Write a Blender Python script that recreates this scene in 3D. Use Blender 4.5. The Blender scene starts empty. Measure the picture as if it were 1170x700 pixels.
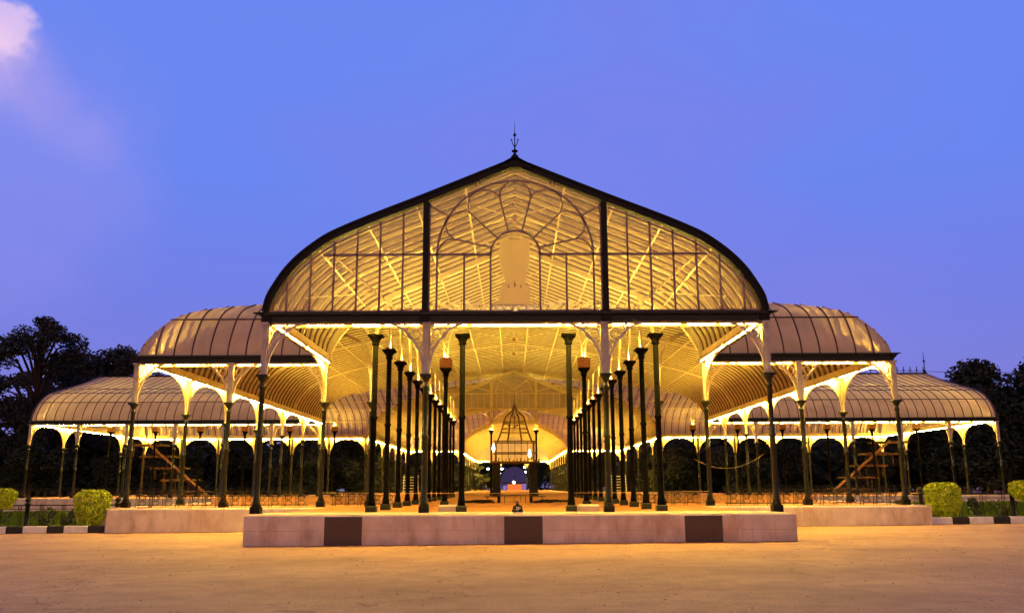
import bpy, math, random
from math import sin, cos, pi, radians, sqrt, hypot
from mathutils import Vector, Matrix, noise
random.seed(7)
S = bpy.context.scene
COL = S.collection

# ------------------------------------------------------------------ camera
HC = 1.7
cd = bpy.data.cameras.new('camera'); cam = bpy.data.objects.new('camera', cd); COL.objects.link(cam)
cd.sensor_width = 36; cd.lens = 36*1000/1170; cd.clip_end = 3000
cam.location = (-0.12, 0, HC)
cam.rotation_mode = 'XYZ'
cam.matrix_world = (Matrix.Translation((-0.12, 0, HC)) @ Matrix.Rotation(radians(90+11.6), 4, 'X')
                    @ Matrix.Rotation(radians(-0.22), 4, 'Z'))
S.camera = cam

# ------------------------------------------------------------------ view
S.view_settings.view_transform = 'Standard'
S.view_settings.look = 'None'
S.view_settings.exposure = 0.0
S.view_settings.gamma = 1.0

# ------------------------------------------------------------------ world: dusk sky
W = bpy.data.worlds.new('World'); S.world = W; W.use_nodes = True
nt = W.node_tree; N = nt.nodes; L = nt.links; N.clear()
def wn(t, **k):
    n = N.new(t)
    for a, b in k.items(): setattr(n, a, b)
    return n
out = wn('ShaderNodeOutputWorld')
geo = wn('ShaderNodeTexCoord')
sep = wn('ShaderNodeSeparateXYZ'); L.new(geo.outputs['Generated'], sep.inputs[0])
ramp = wn('ShaderNodeValToRGB'); L.new(sep.outputs['Z'], ramp.inputs[0])
el = ramp.color_ramp.elements
el[0].position = 0.0; el[0].color = (0.205, 0.185, 0.62, 1)
el[1].position = 1.0; el[1].color = (0.03, 0.05, 0.22, 1)
for p_, c_ in ((0.10, (0.185, 0.19, 0.68, 1)), (0.20, (0.155, 0.195, 0.77, 1)), (0.33, (0.133, 0.225, 0.86, 1)), (0.48, (0.14, 0.235, 0.87, 1))):
    e = el.new(p_); e.color = c_
for p_, c_ in ((.55, (.14, .235, .86, 1)), (.75, (.045, .08, .33, 1))):
    e = el.new(p_); e.color = c_
# soft large-scale tonal drift and wisps of violet cloud
def noise_node(scale, detail, sc=(1, 1, 1), rough=.5, off=(0, 0, 0)):
    mp = wn('ShaderNodeMapping'); L.new(geo.outputs['Generated'], mp.inputs[0])
    mp.inputs['Scale'].default_value = sc; mp.inputs['Location'].default_value = off
    n = wn('ShaderNodeTexNoise'); L.new(mp.outputs[0], n.inputs['Vector'])
    n.inputs['Scale'].default_value = scale; n.inputs['Detail'].default_value = detail
    n.inputs['Roughness'].default_value = rough
    return n
def mr(src, a, b, c=0, d=1, smooth=True):
    m = wn('ShaderNodeMapRange', interpolation_type='SMOOTHSTEP' if smooth else 'LINEAR')
    L.new(src, m.inputs[0])
    for i, v in zip((1, 2, 3, 4), (a, b, c, d)): m.inputs[i].default_value = v
    return m.outputs[0]
def mth(op, a, b):
    m = wn('ShaderNodeMath', operation=op)
    for i, v in enumerate((a, b)):
        if isinstance(v, (int, float)): m.inputs[i].default_value = v
        else: L.new(v, m.inputs[i])
    return m.outputs[0]
def mixc(fac, a, b):
    m = wn('ShaderNodeMix', data_type='RGBA')
    if isinstance(fac, (int, float)): m.inputs[0].default_value = fac
    else: L.new(fac, m.inputs[0])
    for s_, v in ((6, a), (7, b)):
        if isinstance(v, tuple): m.inputs[s_].default_value = v
        else: L.new(v, m.inputs[s_])
    return m.outputs[2]
wisp = noise_node(1.7, 4, (1, 1, 2.0), .5, (3.1, .4, 1.2))
c0 = mixc(mth('MULTIPLY', mr(wisp.outputs[0], .46, .72), .45), ramp.outputs[0], (0.215, 0.20, 0.76, 1))
def dirmask(d, r0, r1, amp=.12, nsc=6.5):
    v = wn('ShaderNodeVectorMath', operation='DISTANCE')
    L.new(geo.outputs['Generated'], v.inputs[0]); v.inputs[1].default_value = Vector(d).normalized()
    nn = noise_node(nsc, 6, (1, 1, 1), .55)
    add = mth('ADD', v.outputs['Value'], mth('MULTIPLY', mth('SUBTRACT', nn.outputs[0], .5), amp))
    return mr(add, r0, r1, 1, 0)
def pxdir(x, y):
    a = radians(11.6); u = (x-585)/1000; v = (350-y)/1000
    return (u, cos(a)-v*sin(a), sin(a)+v*cos(a))
c1 = mixc(mth('MULTIPLY', dirmask(pxdir(-20, 170), .07, .19, .20), .38), c0, (0.31, 0.28, 0.80, 1))
for (px_, py_, ra, rb, am, f_) in ((70, 128, .012, .055, .10, .20), (110, 152, .006, .04, .08, .18), (25, 90, .02, .065, .10, .34), (-8, 70, .02, .06, .08, .30)):
    c1 = mixc(mth('MULTIPLY', dirmask(pxdir(px_, py_), ra, rb, am), f_), c1, (0.44, 0.35, 0.82, 1))
c2 = mixc(mth('MULTIPLY', dirmask(pxdir(-8, 45), .016, .044, .09, 15), .50), c1, (0.93, 0.64, 0.86, 1))
c3 = mixc(mth('MULTIPLY', dirmask(pxdir(12, 34), .014, .028, .06, 24), .62), c2, (0.93, 0.64, 0.86, 1))
# behind the camera the sunset side of the sky is warm and dim
west = mr(sep.outputs['Y'], .15, -.35)
wr = wn('ShaderNodeValToRGB'); L.new(sep.outputs['Z'], wr.inputs[0]); we = wr.color_ramp.elements
we[0].position = 0; we[0].color = (.62, .28, .22, 1); we[1].position = .6; we[1].color = (.10, .075, .16, 1)
q = we.new(.2); q.color = (.46, .22, .24, 1)
c3 = mixc(west, c3, wr.outputs[0])
sky = wn('ShaderNodeTexSky', sky_type='NISHITA'); sky.sun_disc = False
sky.sun_elevation = radians(2); sky.sun_rotation = radians(180)
bg = wn('ShaderNodeBackground'); bg.inputs[1].default_value = 1.0; L.new(c3, bg.inputs[0])
bg2 = wn('ShaderNodeBackground'); bg2.inputs[1].default_value = 0.012; L.new(sky.outputs[0], bg2.inputs[0])
add = wn('ShaderNodeAddShader'); L.new(bg.outputs[0], add.inputs[0]); L.new(bg2.outputs[0], add.inputs[1])
L.new(add.outputs[0], out.inputs[0])

# afterglow of the sun that has just set behind the camera
sl = bpy.data.lights.new('sun', 'SUN'); so = bpy.data.objects.new('sun', sl); COL.objects.link(so)
sl.energy = 0.5; sl.color = (1.0, 0.58, 0.46); sl.angle = radians(50)
so.rotation_euler = (radians(60), 0, radians(-8))

# ------------------------------------------------------------------ materials
def mat(name, col, rough=.6, var=.12, scale=6, metallic=0, bump=0, bscale=40, sc=(1, 1, 1), col2=None, spec=.3, stain=None):
    m = bpy.data.materials.new(name); m.use_nodes = True
    t = m.node_tree; b = t.nodes['Principled BSDF']
    b.inputs['Roughness'].default_value = rough; b.inputs['Metallic'].default_value = metallic
    b.inputs['Specular IOR Level'].default_value = spec
    tc = t.nodes.new('ShaderNodeTexCoord'); mp = t.nodes.new('ShaderNodeMapping')
    t.links.new(tc.outputs['Object'], mp.inputs[0]); mp.inputs['Scale'].default_value = sc
    n = t.nodes.new('ShaderNodeTexNoise'); n.inputs['Scale'].default_value = scale; n.inputs['Detail'].default_value = 6
    t.links.new(mp.outputs[0], n.inputs['Vector'])
    r = t.nodes.new('ShaderNodeValToRGB'); t.links.new(n.outputs[0], r.inputs[0])
    c2 = col2 or tuple(c*(1-2*var) for c in col)
    r.color_ramp.elements[0].position = .3; r.color_ramp.elements[0].color = (*c2, 1)
    r.color_ramp.elements[1].position = .68; r.color_ramp.elements[1].color = (*[min(1, c*(1+var)) for c in col], 1)
    last = r.outputs[0]
    if stain:
        mp3 = t.nodes.new('ShaderNodeMapping'); t.links.new(tc.outputs['Object'], mp3.inputs[0]); mp3.inputs['Scale'].default_value = stain[2]
        n3 = t.nodes.new('ShaderNodeTexNoise'); n3.inputs['Scale'].default_value = stain[0]; n3.inputs['Detail'].default_value = 8; n3.inputs['Roughness'].default_value = .65
        t.links.new(mp3.outputs[0], n3.inputs['Vector'])
        r3 = t.nodes.new('ShaderNodeValToRGB'); t.links.new(n3.outputs[0], r3.inputs[0])
        r3.color_ramp.elements[0].position = .36; r3.color_ramp.elements[0].color = (*stain[1], 1)
        r3.color_ramp.elements[1].position = .52; r3.color_ramp.elements[1].color = (1, 1, 1, 1)
        mx = t.nodes.new('ShaderNodeMix'); mx.data_type = 'RGBA'; mx.blend_type = 'MULTIPLY'; mx.inputs[0].default_value = 1
        t.links.new(last, mx.inputs[6]); t.links.new(r3.outputs[0], mx.inputs[7]); last = mx.outputs[2]
    t.links.new(last, b.inputs['Base Color'])
    if bump:
        n2 = t.nodes.new('ShaderNodeTexNoise'); n2.inputs['Scale'].default_value = bscale; n2.inputs['Detail'].default_value = 5
        t.links.new(mp.outputs[0], n2.inputs['Vector'])
        bp = t.nodes.new('ShaderNodeBump'); bp.inputs['Strength'].default_value = bump
        bp.inputs['Distance'].default_value = .02
        t.links.new(n2.outputs[0], bp.inputs['Height']); t.links.new(bp.outputs[0], b.inputs['Normal'])
    return m
def emit(name, col, st):
    m = bpy.data.materials.new(name); m.use_nodes = True; t = m.node_tree; t.nodes.clear()
    o = t.nodes.new('ShaderNodeOutputMaterial'); e = t.nodes.new('ShaderNodeEmission')
    e.inputs[0].default_value = (*col, 1); e.inputs[1].default_value = st; t.links.new(e.outputs[0], o.inputs[0])
    return m
def sheet(name, col, transl, transp, rough=.5, scale=1.2, dark=.75):
    """thin cladding: diffuse + translucent + some clear"""
    m = bpy.data.materials.new(name); m.use_nodes = True; t = m.node_tree; t.nodes.clear()
    o = t.nodes.new('ShaderNodeOutputMaterial')
    tc = t.nodes.new('ShaderNodeTexCoord')
    n = t.nodes.new('ShaderNodeTexNoise'); n.inputs['Scale'].default_value = scale; n.inputs['Detail'].default_value = 5
    t.links.new(tc.outputs['Object'], n.inputs['Vector'])
    r = t.nodes.new('ShaderNodeValToRGB'); t.links.new(n.outputs[0], r.inputs[0])
    r.color_ramp.elements[0].position = .35; r.color_ramp.elements[0].color = (*[c*dark for c in col], 1)
    r.color_ramp.elements[1].position = .65; r.color_ramp.elements[1].color = (*col, 1)
    d = t.nodes.new('ShaderNodeBsdfDiffuse'); tr = t.nodes.new('ShaderNodeBsdfTranslucent')
    t.links.new(r.outputs[0], d.inputs[0]); t.links.new(r.outputs[0], tr.inputs[0])
    m1 = t.nodes.new('ShaderNodeMixShader'); m1.inputs[0].default_value = transl
    t.links.new(d.outputs[0], m1.inputs[1]); t.links.new(tr.outputs[0], m1.inputs[2])
    last = m1
    if transp:
        tp = t.nodes.new('ShaderNodeBsdfTransparent'); m2 = t.nodes.new('ShaderNodeMixShader'); m2.inputs[0].default_value = transp
        t.links.new(m1.outputs[0], m2.inputs[1]); t.links.new(tp.outputs[0], m2.inputs[2]); last = m2
    g = t.nodes.new('ShaderNodeBsdfGlossy'); g.inputs['Roughness'].default_value = rough*.5
    m3 = t.nodes.new('ShaderNodeMixShader'); m3.inputs[0].default_value = .04
    t.links.new(last.outputs[0], m3.inputs[1]); t.links.new(g.outputs[0], m3.inputs[2]); t.links.new(m3.outputs[0], o.inputs[0])
    return m

M_tiron = mat('near_black_iron', (.004, .0042, .0035), .85, .3, 9, spec=.03)
M_iron = mat('dark_green_iron', (.011, .015, .009), .45, .3, 9, spec=.25)
M_black = mat('black_iron', (.008, .008, .009), .6, .25, 8, spec=.15)
M_cream = mat('cream_paint', (.68, .57, .30), .55, .10, 3)
M_lav = mat('grey_paint', (.42, .38, .38), .55, .12, 5)
M_mull = mat('mauve_bar_paint', (.20, .13, .15), .5, .1, 6)
M_rib = mat('rib_strip', (.085, .055, .06), .5, .2, 6)
M_roof = sheet('roof_cladding', (.62, .52, .42), .30, 0, rough=1.6, scale=.8, dark=.82)
M_shade = mat('painted_rib_shade', (.15, .10, .06), .7, .2, 5)  # dark tone standing in for shade between the roof ribs
M_glass = sheet('hazy_glass', (.70, .60, .46), .45, .70, scale=.6, dark=.88)
M_wall = mat('whitewashed_wall', (.66, .55, .50), .85, .10, 1.3, bump=.25, bscale=25, stain=(1.1, (.74, .64, .58), (1.5, 1, .55)))
M_panel = mat('brown_tile', (.085, .058, .055), .6, .2, 14, sc=(1, 1, 6))
M_floor = mat('orange_floor', (.46, .19, .05), .75, .16, .5, bump=.1, stain=(.7, (.72, .66, .6), (1, 1, 1)))
M_ledge = mat('cream_ledge', (.62, .50, .36), .7, .10, 1.2, stain=(1.3, (.8, .74, .68), (1, 1, 1)))
M_tube = emit('tube_light', (1.0, .62, .08), 1450)
M_tube2 = emit('tube_light_dim', (1.0, .60, .08), 500)
M_up = emit('uplight_glass', (1.0, .73, .13), 7500)
M_up2 = emit('uplight_glass_bright', (1.0, .70, .10), 14000)
M_wood = mat('rough_wood', (.09, .05, .03), .8, .3, 9, sc=(1, 8, 8))
M_brownbox = mat('brown_box', (.30, .13, .04), .6, .15, 8)
M_white = mat('white_paint', (.75, .72, .70), .6, .08, 4)
M_kblack = mat('black_kerb_paint', (.02, .02, .02), .6, .2, 8)
M_grass = mat('lawn', (.07, .11, .008), .9, .35, 6, bump=.6, bscale=60, spec=0)
M_soil = mat('soil', (.06, .035, .02), .95, .3, 5, bump=.6, spec=0)
M_brick = mat('yellow_brick', (.40, .22, .10), .8, .2, 6, bump=.3)
M_bark = mat('bark', (.05, .038, .03), .95, .3, 5, bump=.8)
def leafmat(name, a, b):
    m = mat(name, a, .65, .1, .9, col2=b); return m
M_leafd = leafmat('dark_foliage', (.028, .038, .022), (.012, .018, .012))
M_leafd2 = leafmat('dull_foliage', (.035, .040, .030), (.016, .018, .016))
M_lime = leafmat('lime_foliage', (.66, .74, .03), (.16, .28, .015))
M_lime.node_tree.nodes['Noise Texture'].inputs['Scale'].default_value = 7

# ------------------------------------------------------------------ helpers
class MB:
    def __init__(s): s.v = []; s.f = []
    def add(s, vs, fs):
        o = len(s.v); s.v += [tuple(v) for v in vs]; s.f += [tuple(i+o for i in f) for f in fs]; return s
    def box(s, x0, x1, y0, y1, z0, z1):
        return s.add([(x0,y0,z0),(x1,y0,z0),(x1,y1,z0),(x0,y1,z0),(x0,y0,z1),(x1,y0,z1),(x1,y1,z1),(x0,y1,z1)],
                     [(0,3,2,1),(4,5,6,7),(0,1,5,4),(1,2,6,5),(2,3,7,6),(3,0,4,7)])
    def bbox(s, x0, x1, y0, y1, z0, z1, b=.03):
        """box with chamfered top edges"""
        return s.add([(x0,y0,z0),(x1,y0,z0),(x1,y1,z0),(x0,y1,z0),
                      (x0,y0,z1-b),(x1,y0,z1-b),(x1,y1,z1-b),(x0,y1,z1-b),
                      (x0+b,y0+b,z1),(x1-b,y0+b,z1),(x1-b,y1-b,z1),(x0+b,y1-b,z1)],
                     [(0,3,2,1),(0,1,5,4),(1,2,6,5),(2,3,7,6),(3,0,4,7),(4,5,9,8),(5,6,10,9),(6,7,11,10),(7,4,8,11),(8,9,10,11)])
    def lathe(s, prof, n=12, c=(0,0)):
        vs = []; fs = []
        for r, z in prof:
            for k in range(n): a = 2*pi*k/n; vs.append((c[0]+r*cos(a), c[1]+r*sin(a), z))
        for i in range(len(prof)-1):
            for k in range(n):
                k2 = (k+1) % n; fs.append((i*n+k, i*n+k2, (i+1)*n+k2, (i+1)*n+k))
        fs.append(tuple(range(n-1, -1, -1))); fs.append(tuple((len(prof)-1)*n+k for k in range(n)))
        return s.add(vs, fs)
    def bar(s, pts, w, h, up=(0, 0, 1)):
        """rectangular bar along polyline; w across, h along 'up'"""
        P = [Vector(p) for p in pts]; vs = []; fs = []; U0 = Vector(up)
        for i, p in enumerate(P):
            t = (P[min(i+1, len(P)-1)]-P[max(i-1, 0)]).normalized()
            u = U0 - t*U0.dot(t)
            if u.length < 1e-3: u = Vector((0, 1, 0)) - t*t.y
            if u.length < 1e-3: u = Vector((1, 0, 0))
            u.normalize(); r = t.cross(u)
            for a, b in ((-1,-1),(1,-1),(1,1),(-1,1)): vs.append(p + r*(a*w/2) + u*(b*h/2))
        for i in range(len(P)-1):
            for k in range(4):
                k2 = (k+1) % 4; fs.append((i*4+k, i*4+k2, i*4+4+k2, i*4+4+k))
        fs.append((3,2,1,0)); e = (len(P)-1)*4; fs.append((e, e+1, e+2, e+3))
        return s.add(vs, fs)
    def tube(s, pts, r, n=6):
        P = [Vector(p) for p in pts]; vs = []; fs = []
        rr = r if isinstance(r, (list, tuple)) else [r]*len(P)
        for i, p in enumerate(P):
            t = (P[min(i+1, len(P)-1)]-P[max(i-1, 0)]).normalized()
            u = Vector((0, 0, 1)); u = u - t*u.dot(t)
            if u.length < .05: u = Vector((1, 0, 0)) - t*t.x
            u.normalize(); q = t.cross(u)
            for k in range(n):
                a = 2*pi*k/n; vs.append(p + (u*cos(a)+q*sin(a))*rr[i])
        for i in range(len(P)-1):
            for k in range(n):
                k2 = (k+1) % n; fs.append((i*n+k, i*n+k2, (i+1)*n+k2, (i+1)*n+k))
        fs.append(tuple(range(n-1, -1, -1))); fs.append(tuple((len(P)-1)*n+k for k in range(n)))
        return s.add(vs, fs)
    def mesh(s, name, m=None, smooth=False):
        me = bpy.data.meshes.new(name); me.from_pydata(s.v, [], s.f)
        if m: me.materials.append(m)
        if smooth: me.polygons.foreach_set('use_smooth', [True]*len(me.polygons))
        me.update(); return me
    def obj(s, name, m, parent=None, loc=(0,0,0), smooth=False):
        o = bpy.data.objects.new(name, s.mesh(name, m, smooth)); COL.objects.link(o)
        if parent: o.parent = parent
        o.location = loc; return o
def tag(o, label, cat, group=None, kind=None):
    if label: o['label'] = label
    if cat: o['category'] = cat
    if group: o['group'] = group
    if kind: o['kind'] = kind
    return o
def empty(name, loc, label, cat, group=None, rz=0):
    o = bpy.data.objects.new(name, None); COL.objects.link(o); o.location = loc; o.rotation_euler = (0, 0, rz)
    o.empty_display_size = .3
    return tag(o, label, cat, group)
def structure(o): o['kind'] = 'structure'; return o
def put(name, mesh, parent, loc=(0,0,0), rz=0, sc=(1,1,1)):
    o = bpy.data.objects.new(name, mesh); COL.objects.link(o); o.parent = parent
    o.location = loc; o.rotation_euler = (0, 0, rz); o.scale = sc; return o
def copy_tree(o, parent=None):
    c = o.copy(); COL.objects.link(c); c.parent = parent
    for ch in list(o.children): copy_tree(ch, c)
    return c

def pchip(tab):
    xs = [a for a, b in tab]; ys = [b for a, b in tab]; n = len(xs)
    h = [xs[i+1]-xs[i] for i in range(n-1)]; d = [(ys[i+1]-ys[i])/h[i] for i in range(n-1)]
    m = [d[0]]+[2*d[i-1]*d[i]/(d[i-1]+d[i]) for i in range(1, n-1)]+[d[-1]]
    def f(x):
        x = max(xs[0], min(xs[-1], x)); i = 0
        while i < n-2 and x > xs[i+1]: i += 1
        t = (x-xs[i])/h[i]; t2 = t*t; t3 = t2*t
        return (2*t3-3*t2+1)*ys[i]+(t3-2*t2+t)*h[i]*m[i]+(-2*t3+3*t2)*ys[i+1]+(t3-t2)*h[i]*m[i+1]
    def inv(y):
        a, b = xs[0], xs[-1]
        if y <= ys[0]: return a
        if y >= ys[-1]: return b
        for _ in range(40):
            c = (a+b)/2
            if f(c) < y: a = c
            else: b = c
        return (a+b)/2
    return f, inv
# roof sections: rise above the eave against distance in from the eave
P, Pi = pchip([(0,0),(.09,.45),(.34,.95),(.66,1.45),(1.1,1.94),(1.6,2.36),(2.1,2.70),(2.74,3.01),(3.43,3.31),(5.34,4.08),(8.5,5.40)])
B, Bi = pchip([(0,0),(.10,.45),(.37,.98),(.7,1.48),(1.11,1.95),(1.84,2.43),(2.62,2.74),(4.26,3.25),(8.5,4.20),(17,5.38)])
T, Ti = pchip([(0,0),(.10,.45),(.36,.95),(.8,1.5),(1.43,2.0),(2.5,2.56),(4.36,3.10),(6.41,3.63),(8.84,4.30),(12.25,5.38)])
EZ = 7.5          # eave
FZ = .855         # hall floor
CAPZ = 5.35       # capital of the eave columns
TALLZ = 6.85
Y0, Y1, Y2 = 29.3, 39.1, 77.5
YC = 89.75
def my(y): return 2*YC - y
RS = 17/21        # rib spacing
M_ = 4.25

# ------------------------------------------------------------------ ground
SL = .006
def gz(x): return SL*x
def quad_sheet(name, pts, m):
    return structure(MB().add(pts, [tuple(range(len(pts)))]).obj(name, m))
def ground_material():
    m = bpy.data.materials.new('plaza_asphalt'); m.use_nodes = True; t = m.node_tree; b = t.nodes['Principled BSDF']
    b.inputs['Roughness'].default_value = .82; b.inputs['Specular IOR Level'].default_value = .25
    tc = t.nodes.new('ShaderNodeTexCoord')
    def nz(s, d=6, sc=(1,1,1)):
        mp = t.nodes.new('ShaderNodeMapping'); mp.inputs['Scale'].default_value = sc; t.links.new(tc.outputs['Object'], mp.inputs[0])
        n = t.nodes.new('ShaderNodeTexNoise'); n.inputs['Scale'].default_value = s; n.inputs['Detail'].default_value = d
        t.links.new(mp.outputs[0], n.inputs['Vector']); return n
    def rp(n, a, b_, ca, cb):
        r = t.nodes.new('ShaderNodeValToRGB'); t.links.new(n.outputs[0], r.inputs[0])
        r.color_ramp.elements[0].position = a; r.color_ramp.elements[0].color = (*ca, 1)
        r.color_ramp.elements[1].position = b_; r.color_ramp.elements[1].color = (*cb, 1); return r
    base = rp(nz(.25, 8, (.6, 1.4, 1)), .3, .72, (.49, .305, .17), (.62, .39, .215))
    grit = rp(nz(30, 6), .32, .68, (.72, .72, .72), (1.14, 1.14, 1.14))
    stain = rp(nz(.16, 5, (1, 1.3, 1)), .35, .55, (.80, .78, .82), (1.04, 1.03, 1))
    prev = base.outputs[0]
    blot = rp(nz(1.6, 9), .36, .60, (.90, .88, .88), (1.06, 1.05, 1.04))
    vo = t.nodes.new('ShaderNodeTexVoronoi'); vo.feature = 'DISTANCE_TO_EDGE'; vo.inputs['Scale'].default_value = .11
    wv = nz(.8, 6); wa = t.nodes.new('ShaderNodeVectorMath'); wa.operation = 'MULTIPLY_ADD'; wa.inputs[1].default_value = (3, 3, 3)
    t.links.new(wv.outputs['Color'], wa.inputs[0]); t.links.new(tc.outputs['Object'], wa.inputs[2]); t.links.new(wa.outputs[0], vo.inputs['Vector'])
    crk = t.nodes.new('ShaderNodeValToRGB'); t.links.new(vo.outputs['Distance'], crk.inputs[0])
    crk.color_ramp.elements[0].position = .001; crk.color_ramp.elements[0].color = (.62, .6, .6, 1); crk.color_ramp.elements[1].position = .005; crk.color_ramp.elements[1].color = (1, 1, 1, 1)
    for r in (grit, stain, blot, crk):
        mx = t.nodes.new('ShaderNodeMix'); mx.data_type = 'RGBA'; mx.blend_type = 'MULTIPLY'; mx.inputs[0].default_value = 1
        t.links.new(prev, mx.inputs[6]); t.links.new(r.outputs[0], mx.inputs[7]); prev = mx.outputs[2]
    t.links.new(prev, b.inputs['Base Color'])
    bp = t.nodes.new('ShaderNodeBump'); bp.inputs['Strength'].default_value = .35; bp.inputs['Distance'].default_value = .01
    t.links.new(nz(60, 4).outputs[0], bp.inputs['Height']); t.links.new(bp.outputs[0], b.inputs['Normal'])
    return m
M_ground = ground_material()
g = 900
quad_sheet('ground', [(-g, -60, gz(-g)*.0-.02-SL*60), (-60, -60, gz(-60)), (60, -60, gz(60)), (g, -60, gz(60)),
                      (g, 1500, gz(60)), (60, 1500, gz(60)), (-60, 1500, gz(-60)), (-g, 1500, gz(-60))], M_ground)
bpy.data.objects['ground'].data.clear_geometry()
me = bpy.data.objects['ground'].data
xs = [-g, -60, 60, g]; vs = []; fs = []
for y in (-60, 1500):
    for x in xs: vs.append((x, y, gz(max(-60, min(60, x)))))
for i in range(3): fs.append((i, i+1, i+5, i+4))
me.from_pydata(vs, [], fs); me.materials.clear(); me.materials.append(M_ground); me.update()
def slope_sheet(name, x0, x1, y0, y1, dz, m, n=1):
    mb = MB(); mb.add([(x0,y0,gz(x0)+dz),(x1,y0,gz(x1)+dz),(x1,y1,gz(x1)+dz),(x0,y1,gz(x0)+dz)], [(0,1,2,3)])
    return structure(mb.obj(name, m))
slope_sheet('lawn', -60, -17.7, 38.6, 75.2, .09, M_grass)
slope_sheet('lawn', 17.9, 60, 38.6, 75.2, .09, M_grass)
slope_sheet('planting_bed', -60, -16.7, 37.2, 38.6, .105, M_soil)
slope_sheet('planting_bed', 16.9, 60, 37.2, 38.6, .105, M_soil)
slope_sheet('far_ground', -60, -17.7, 75.2, 400, .03, M_soil)
slope_sheet('far_ground', 17.9, 60, 75.2, 400, .03, M_soil)

# ------------------------------------------------------------------ platforms
def box_floor(mb, x0, x1, y0, y1): mb.add([(x0,y0,FZ),(x1,y0,FZ),(x1,y1,FZ),(x0,y1,FZ)], [(0,1,2,3)])
fl = MB()
box_floor(fl, -7.9, 7.9, 30.0, 37.1); box_floor(fl, -17.0, 17.0, 37.9, 76.2); box_floor(fl, -43.3, 43.3, 76.2, 103.5)
box_floor(fl, -17.6, 17.6, 103.5, 142); box_floor(fl, -9, 9, 142, 202); box_floor(fl, -7.9, 7.9, 37.1, 37.9)
structure(fl.obj('hall_floor', M_floor))
def platform(name, x0, x1, y0, y1, label, dark=(), z=FZ):
    e = empty(name, ((x0+x1)/2, y0, 0), label, 'platform')
    cx = (x0+x1)/2
    w = MB(); w.bbox(x0-cx, x1-cx, 0, y1-y0, -.5, z-.006, .035); w.obj('wall', M_wall, e)
    for a, b in dark:
        d = MB(); d.bbox(a-cx, b-cx, -.012, 0, .0+gz(a), z-.05, .004); d.obj('dark_panel', M_panel, e)
    return e
pf = platform('front_platform', -8.25, 8.45, 27.2, 30.0, 'low whitewashed front platform wall with three dark brown panels',
         dark=((-5.81, -4.67), (-.38, .78), (5.07, 6.21)), z=FZ+.012)
# the thin coping line and open joints of the block wall
jm = MB()
for x in (-7.2, -6.5, -3.9, -2.6, -1.3, 1.7, 2.9, 4.1, 7.1, 7.8): jm.box(x-.1-.004, x-.1+.004, -.0035, -.0005, .02, .80)
for a, b in ((-8.3, -6.05), (-4.84, -.49), (.73, 5.14), (6.33, 8.33)): jm.box(a+.04, b-.04, -.0035, -.0005, .40, .41)
jm.obj('mortar_joint', mat('mortar', (.42, .31, .28), .9, .2, 8), pf)
platform('side_platform', -16.6, -7.95, 36.5, 38.1, 'long low whitewashed wall left of the front platform')
platform('side_platform', 7.95, 16.9, 36.5, 38.1, 'long low whitewashed wall right of the front platform')
platform('rear_platform', -43.8, -17.2, 76.0, 77.2, 'distant low white wall below the left wing')
platform('rear_platform', 17.2, 43.8, 76.0, 77.2, 'distant low white wall below the right wing')
ld = MB(); ld.add([(-8.2,27.25,FZ+.016),(8.4,27.25,FZ+.016),(8.4,30.0,FZ+.016),(-8.2,30.0,FZ+.016)], [(0,1,2,3)])
lo = ld.obj('ledge', M_ledge, pf); lo.location = (-.1, -27.2, 0)
dm = MB()
for x0, x1, y0, y1 in ((-17.6, -17.0, 38.1, 76), (17.0, 17.6, 38.1, 76), (-43.8,-43.3,77.2,103.5), (43.3,43.8,77.2,103.5)): dm.box(x0, x1, y0, y1, -.4, FZ+.004)
structure(dm.obj('platform_edge', M_wall))
structure(MB().box(-7.9, 7.9, 30.0, 38.1, .1, FZ-.01).obj('platform_base', M_wall))

# reddish dust gathered along the foot of the walls, and small litter on the plaza
M_dust = mat('red_dust', (.40, .17, .07), .95, .2, 4, bump=.4)
def dust(x0, x1, y, w, seed):
    rnd = random.Random(seed); mb = MB(); n = int((x1-x0)/.18); vs = []; fs = []
    for i in range(n+1):
        x = x0+(x1-x0)*i/n; ww = w*(.35+.65*abs(noise.noise(Vector((x*.55, seed, 0))))*1.6+.12*rnd.random())
        vs += [(x, y+.02, gz(x)+.012), (x, y-ww, gz(x)+.005)]
    for i in range(n): fs.append((2*i, 2*i+1, 2*i+3, 2*i+2))
    structure(mb.add(vs, fs).obj('dust_strip', M_dust))
dust(-8.25, 8.45, 27.2, .55, 1); dust(-16.6, -8.3, 36.5, .4, 2); dust(8.5, 16.9, 36.5, .4, 3); dust(-36, -16.6, 36.9, .25, 4); dust(16.9, 37, 36.9, .25, 5)
rnd = random.Random(77); lb = MB()
for i in range(900):
    y = 9+27*rnd.random()**.8; x = rnd.uniform(-.62, .62)*y*1.05
    if y > 26.8 and abs(x) < 8.7: continue
    sz = rnd.uniform(.012, .04); a = rnd.uniform(0, 6.3); z = gz(x)+.006
    lb.add([(x+sz*cos(a), y+sz*sin(a), z+.004), (x-sz*.5*sin(a), y+sz*.5*cos(a), z+.012), (x-sz*cos(a), y-sz*sin(a), z+.003), (x+sz*.5*sin(a), y-sz*.5*cos(a), z+.008)], [(0, 1, 2, 3)])
tag(lb.obj('fallen_leaves', mat('dry_leaf', (.16, .08, .04), .9, .4, 3)), 'sparse small dry leaves and grit scattered over the forecourt', 'leaves', kind='stuff')

# ------------------------------------------------------------------ the glass house
GH = empty('glass_house', (0, Y0, FZ), 'large lit glasshouse pavilion with arched glazed gable, curved roofs and iron columns', 'building')
class Off:  # parts are given in world coordinates; parent transform taken off
    pass
def part(name, mb, m, parent=None, smooth=False):
    o = mb.obj(name, m, parent or GH, smooth=smooth)
    if parent is None: o.location = (0, -Y0, -FZ)
    return o

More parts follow.
